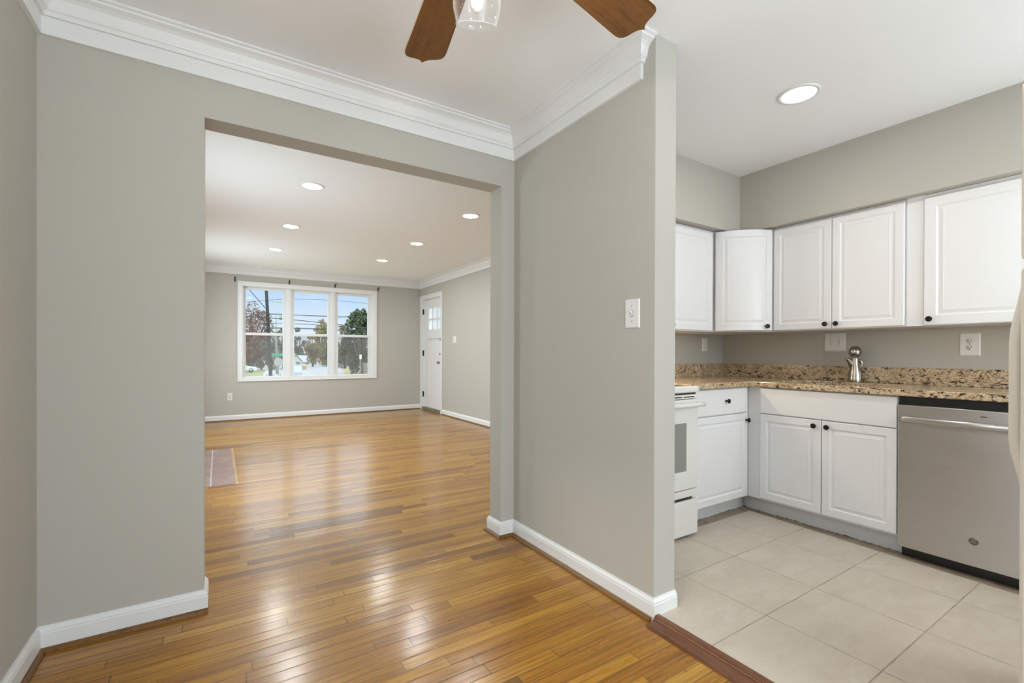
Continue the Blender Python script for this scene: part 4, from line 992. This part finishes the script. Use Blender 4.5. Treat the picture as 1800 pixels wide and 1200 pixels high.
# utility poles and cables
pb = at(475, 640, 34); pt_ = at(466.5, 480, 34)
dark_pole = t = thing('utility_pole', 'dark utility pole standing close in the left window pane', 'utility pole', (pb.x, 34, GZ), 0)
dx = (pt_.x - pb.x) / (pt_.z - pb.z)
b = MB(); b.tube([(0, 0, -0.4), (0, 0, 0)] + [((dx * (z + GZ - pb.z)), 0, z) for z in (2, 5, 8, 10.5)], [0.115, 0.115, 0.11, 0.10, 0.095, 0.09], 12); b.build('pole_shaft', M_POLE, t)
b = MB(); b.box(-0.9, 0.9, -0.06, 0.06, 10.0, 10.12); c_ = b.build('crossarm', M_POLE, t); c_.location.x = dx * 9.5
p2 = at(484, 525, 75); p2b = at(487, 640, 75)
t = thing('utility_pole', 'pale greenish utility pole farther down the street', 'utility pole', (p2b.x, 75, GZ), 0)
hh = p2.z - GZ
b = MB(); b.tube([(0, 0, -0.4), ((p2.x - p2b.x) * 0.5, 0, hh * 0.5), (p2.x - p2b.x, 0, hh)], [0.17, 0.15, 0.12], 12); b.build('pole_shaft', M_POLE2, t)
b = MB(); b.box(-0.3, 1.4, -0.07, 0.07, hh - 0.55, hh - 0.40); c_ = b.build('crossarm', M_POLE2, t); c_.location.x = p2.x - p2b.x
b = MB(); b.lathe([(0, 0), (0.22, 0), (0.24, 0.7), (0.1, 0.8), (0, 0.8)], (0.5, 0, hh - 3.0), n=16); b.build('transformer', M_POLE2, t)
WL = [('thin high cable crossing the upper window panes', (400, 536), (545, 526), (700, 541), 33.88, 0.012),
      ('cable just above the tree tops, upper of a pair', (400, 541), (480, 551), (690, 562), 33.88, 0.014),
      ('cable just above the tree tops, lower of a pair', (400, 551), (500, 553), (690, 559), 33.88, 0.020),
      ('sagging thick cable crossing the middle panes', (400, 562), (480, 559), (690, 582), 33.88, 0.026),
      ('cable running over the evergreen tree', (400, 571), (520, 569), (690, 581), 33.88, 0.020),
      ('low cable close above the meeting rails', (400, 577), (500, 576), (690, 582), 33.88, 0.022),
      ('lowest cable close to the meeting rails', (400, 580), (540, 578), (690, 586), 33.88, 0.018),
      ('cable crossing the lower right panes', (473, 582), (560, 592), (700, 604), 33.88, 0.022)]
for n_, (lb, a, m_, c, Y, r) in enumerate(WL):
    Y -= 0.06 * n_
    A, B, C = at(*a, Y), at(*m_, Y), at(*c, Y); pts = []
    for i in range(21):
        q = i / 20.0 * 2
        pts.append(A * ((q - 1) * (q - 2) / 2) + B * (q * (2 - q)) + C * (q * (q - 1) / 2))
    b = MB(); b.tube(pts, r, 6)
    zc_ = min(pts, key=lambda p: abs(p.x - pb.x)).z - GZ
    near = [(p, q) for p, q in zip(pts[:-1], pts[1:]) if p.x <= q.x]
    xp_ = dx * (zc_ + GZ - pb.z)
    for p, q in near:
        if p.x <= pb.x + xp_ <= q.x: zc_ = (p + (q - p) * ((pb.x + xp_ - p.x) / (q.x - p.x))).z - GZ
    ab = MB(); ab.box(xp_ - 0.03, xp_ + 0.03, Y - 34 - 0.01, -0.05, zc_ - r - 0.035, zc_ - r * 0.5); ab.build('cable_arm', M_POLE, dark_pole)
    tag(b.build('power_cable', M_WIRE), lb, 'power cable', 'overhead cables')
b = MB(); A, B = at(436, 506, 33.9), at(466, 541, 34); d_ = (B - A); b.tube([A - d_ * 0.3, B], 0.022, 6)
tag(b.build('power_cable', M_WIRE), 'slanting guy cable running down to the dark pole', 'power cable', 'overhead cables')

# street signs, seen from behind
sp_ = at(489.5, 636, 46)
t = thing('stop_sign', 'grey back of an octagonal road sign with green street name plates', 'road sign', (sp_.x, 46, GZ))
zc = sp_.z - GZ
b = MB(); b.tube([(0, 0, -0.3), (0, 0, zc + 0.95)], 0.035, 8); b.build('post', M_POLE2, t)
b = MB(); b.prism([(0.39 * cos(pi / 8 + k * pi / 4), 0.39 * sin(pi / 8 + k * pi / 4)) for k in range(8)], -0.01, 0.01, Matrix.Translation((0, -0.05, zc)) @ Matrix.Rotation(pi / 2, 4, 'X')); b.build('sign_plate', mat('grey_sign_back', (0.50, 0.52, 0.52), 0.5, 0.3), t)
b = MB(); b.box(-0.62, 0.50, -0.07, -0.05, zc + 0.50, zc + 0.78); k = b.build('street_name_plate', mat('green_sign', (0.10, 0.36, 0.27), 0.5), t); k['label'] = 'green street name plate'
sp_ = at(633.5, 627, 55)
t = thing('roadside_sign', 'small white roadside sign by the stone wall on the right', 'road sign', (sp_.x, 55, GZ)); zc = sp_.z - GZ
b = MB(); b.tube([(0, 0, -0.3), (0, 0, zc + 0.2)], 0.04, 8); b.build('post', M_POLE2, t)
b = MB(); b.box(-0.13, 0.13, -0.06, -0.04, zc - 0.26, zc + 0.26); b.build('sign_plate', mat('white_sign', (0.85, 0.86, 0.86), 0.5), t)

# stone retaining wall, low fence
b = MB(); a_, c_ = at(634, 650, 64), at(700, 650, 58); 
b.prism([(a_.x, a_.y), (c_.x, c_.y), (c_.x + 0.3, c_.y + 1.2), (a_.x + 0.3, a_.y + 0.8)], GZ - 0.2, GZ + 1.75)
tag(b.build('stone_retaining_wall', M_STONE), 'grey brown stone retaining wall at the right of the view', 'retaining wall')
fc = at(485, 650, 52)
t = thing('garden_fence', 'short pale picket fence below the stop sign', 'fence', (fc.x, 52, GZ))
for k in range(4):
    b = MB(); b.box(-0.9 + k * 0.62, -0.78 + k * 0.62, -0.04, 0.04, -0.2, 0.95); b.build('picket', M_WALK, t)
b = MB(); b.box(-0.95, 1.2, -0.02, 0.02, 0.60, 0.72); b.build('rail', M_WALK, t)

# houses
def house(name, label, px, Y, w, dpt, h, roof, wallc, roofc, gable_front, zb=GZ):
    p = at(px, 640, Y); t = thing(name, label, 'house', (p.x, Y, zb))
    b = MB(); b.box(-w / 2, w / 2, 0, dpt, -0.3, h)
    if gable_front: b.bm.faces.new([b.bm.verts.new(q) for q in ((-w / 2, 0, h), (w / 2, 0, h), (0, 0, h + roof))])
    b.build('wall', mat(name + '_siding', wallc, 0.8), t)
    b = MB(); o_ = 0.35
    if gable_front: outl = [(-w / 2 - o_, h - 0.2), (0, h + roof), (w / 2 + o_, h - 0.2), (w / 2 + o_, h), (0, h + roof + 0.25), (-w / 2 - o_, h)]; b.prism(outl, -o_ - 0.0, dpt + o_, Matrix(((1, 0, 0, 0), (0, 0, 1, 0), (0, 1, 0, 0), (0, 0, 0, 1))))
    else: outl = [(-o_, h - 0.2), (dpt / 2, h + roof), (dpt + o_, h - 0.2), (dpt + o_, h), (dpt / 2, h + roof + 0.25), (-o_, h)]; b.prism(outl, -w / 2 - o_, w / 2 + o_, Matrix(((0, 0, 1, 0), (1, 0, 0, 0), (0, 1, 0, 0), (0, 0, 0, 1))))
    b.build('roof', mat(name + '_shingles', roofc, 0.9), t)
    for x_ in (-w * 0.27, w * 0.22):
        b = MB(); b.box(x_ - 0.5, x_ + 0.5, -0.05, 0.02, 1.0, 2.3); b.build('window', mat(name + '_panes', (0.30, 0.34, 0.36), 0.2), t)
    return t
house('small_house', 'small pale house with grey shingle roof at the end of the street', 534, 150, 4.4, 6, 2.4, 1.7, (0.72, 0.73, 0.72), (0.45, 0.48, 0.49), False, zb=-4.0)
house('white_house', 'white gabled house at the left edge of the middle pane', 519, 140, 3.0, 6, 2.6, 1.7, (0.72, 0.78, 0.80), (0.42, 0.43, 0.44), True, zb=-3.7)
house('brown_roofed_house', 'tan roofed house behind the green street sign', 490, 170, 5, 8, 3.2, 2.2, (0.16, 0.14, 0.12), (0.36, 0.31, 0.25), False, zb=-4.4)

# vehicles
M_TYRE = mat('black_tyre', (0.03, 0.03, 0.03), 0.8)
M_CARGLASS = mat('dark_car_glass', (0.10, 0.12, 0.13), 0.1)
def vehicle(name, label, px, Y, rz, prof, width, paint, glass_prof, zb=GZ, wheels=(0.85, 3.55), wr=0.33, group=None):
    p = at(px, 645, Y)
    t = thing(name, label, 'car', (p.x, Y, zb), rz, group)
    MX = Matrix(((1, 0, 0, 0), (0, 0, 1, 0), (0, 1, 0, 0), (0, 0, 0, 1)))
    b = MB(); b.prism(prof, -width / 2, width / 2, MX); b.build('car_body', mat(name + '_paint', paint, 0.3, coat=0.5), t, bevel=0.07, seg=2)
    for gp in glass_prof:
        b = MB(); b.prism(gp, -width / 2 - 0.012, width / 2 + 0.012, MX); b.build('side_window', M_CARGLASS, t)
    for x_ in wheels:
        for s in (-1, 1):
            b = MB(); b.lathe([(0, -0.11), (wr * 0.9, -0.11), (wr, -0.07), (wr, 0.07), (wr * 0.9, 0.11), (0, 0.11)], (x_, s * (width / 2 - 0.10), wr), MY, 20); wv = b.build('wheel', M_TYRE, t)
            b = MB(); b.lathe([(0, -0.122), (wr * 0.58, -0.118), (wr * 0.58, 0.118), (0, 0.122)], (x_, s * (width / 2 - 0.10), wr), MY, 16); b.build('hub_cap', M_STEEL, wv)
    return t
CAR = [(0.0, 0.35), (0.05, 0.72), (0.35, 0.86), (1.25, 0.96), (1.95, 1.42), (3.1, 1.46), (3.9, 1.02), (4.35, 0.95), (4.5, 0.60), (4.45, 0.30), (0.15, 0.25)]
CGL = [[(1.42, 0.98), (2.0, 1.34), (2.45, 1.37), (2.45, 0.98)], [(2.55, 0.98), (2.55, 1.37), (3.05, 1.38), (3.65, 1.03), (3.6, 0.98)]]
VAN = [(0.0, 0.4), (0.02, 0.9), (0.5, 1.1), (1.2, 1.9), (1.5, 2.0), (4.9, 2.0), (5.0, 1.8), (5.0, 0.35), (0.2, 0.3)]
VGL = [[(0.85, 1.15), (1.3, 1.75), (1.9, 1.75), (1.9, 1.15)]]
vehicle('white_car', 'white hatchback parked on the lawn at the left of the view', 451.5, 84, pi, CAR, 1.75, (0.82, 0.84, 0.85), CGL)
vehicle('pale_car', 'pale car parked at the left side of the street', 517, 62, radians(82), CAR, 1.8, (0.42, 0.49, 0.52), CGL)
vehicle('white_van', 'white van parked under the yellow green tree', 557, 128, 0.12, VAN, 2.0, (0.84, 0.87, 0.90), VGL, zb=-3.2)
vehicle('blue_car', 'dark blue car in front of the white van', 567, 110, 0.1, CAR, 1.8, (0.14, 0.19, 0.28), CGL, zb=-2.55)
p = at(532, 641, 92)
t = thing('orange_barrier', 'orange and tan crate at the roadside', 'crate', (p.x, 92, GZ))
b = MB(); b.box(-0.42, 0.60, -0.4, 0.4, 0, 0.55); b.build('crate_box', mat('tan_board', (0.56, 0.40, 0.24), 0.8), t)
b = MB(); b.box(-0.48, 0.66, -0.45, 0.45, 0.55, 0.75); b.build('crate_lid', mat('orange_board', (0.68, 0.36, 0.12), 0.7), t)
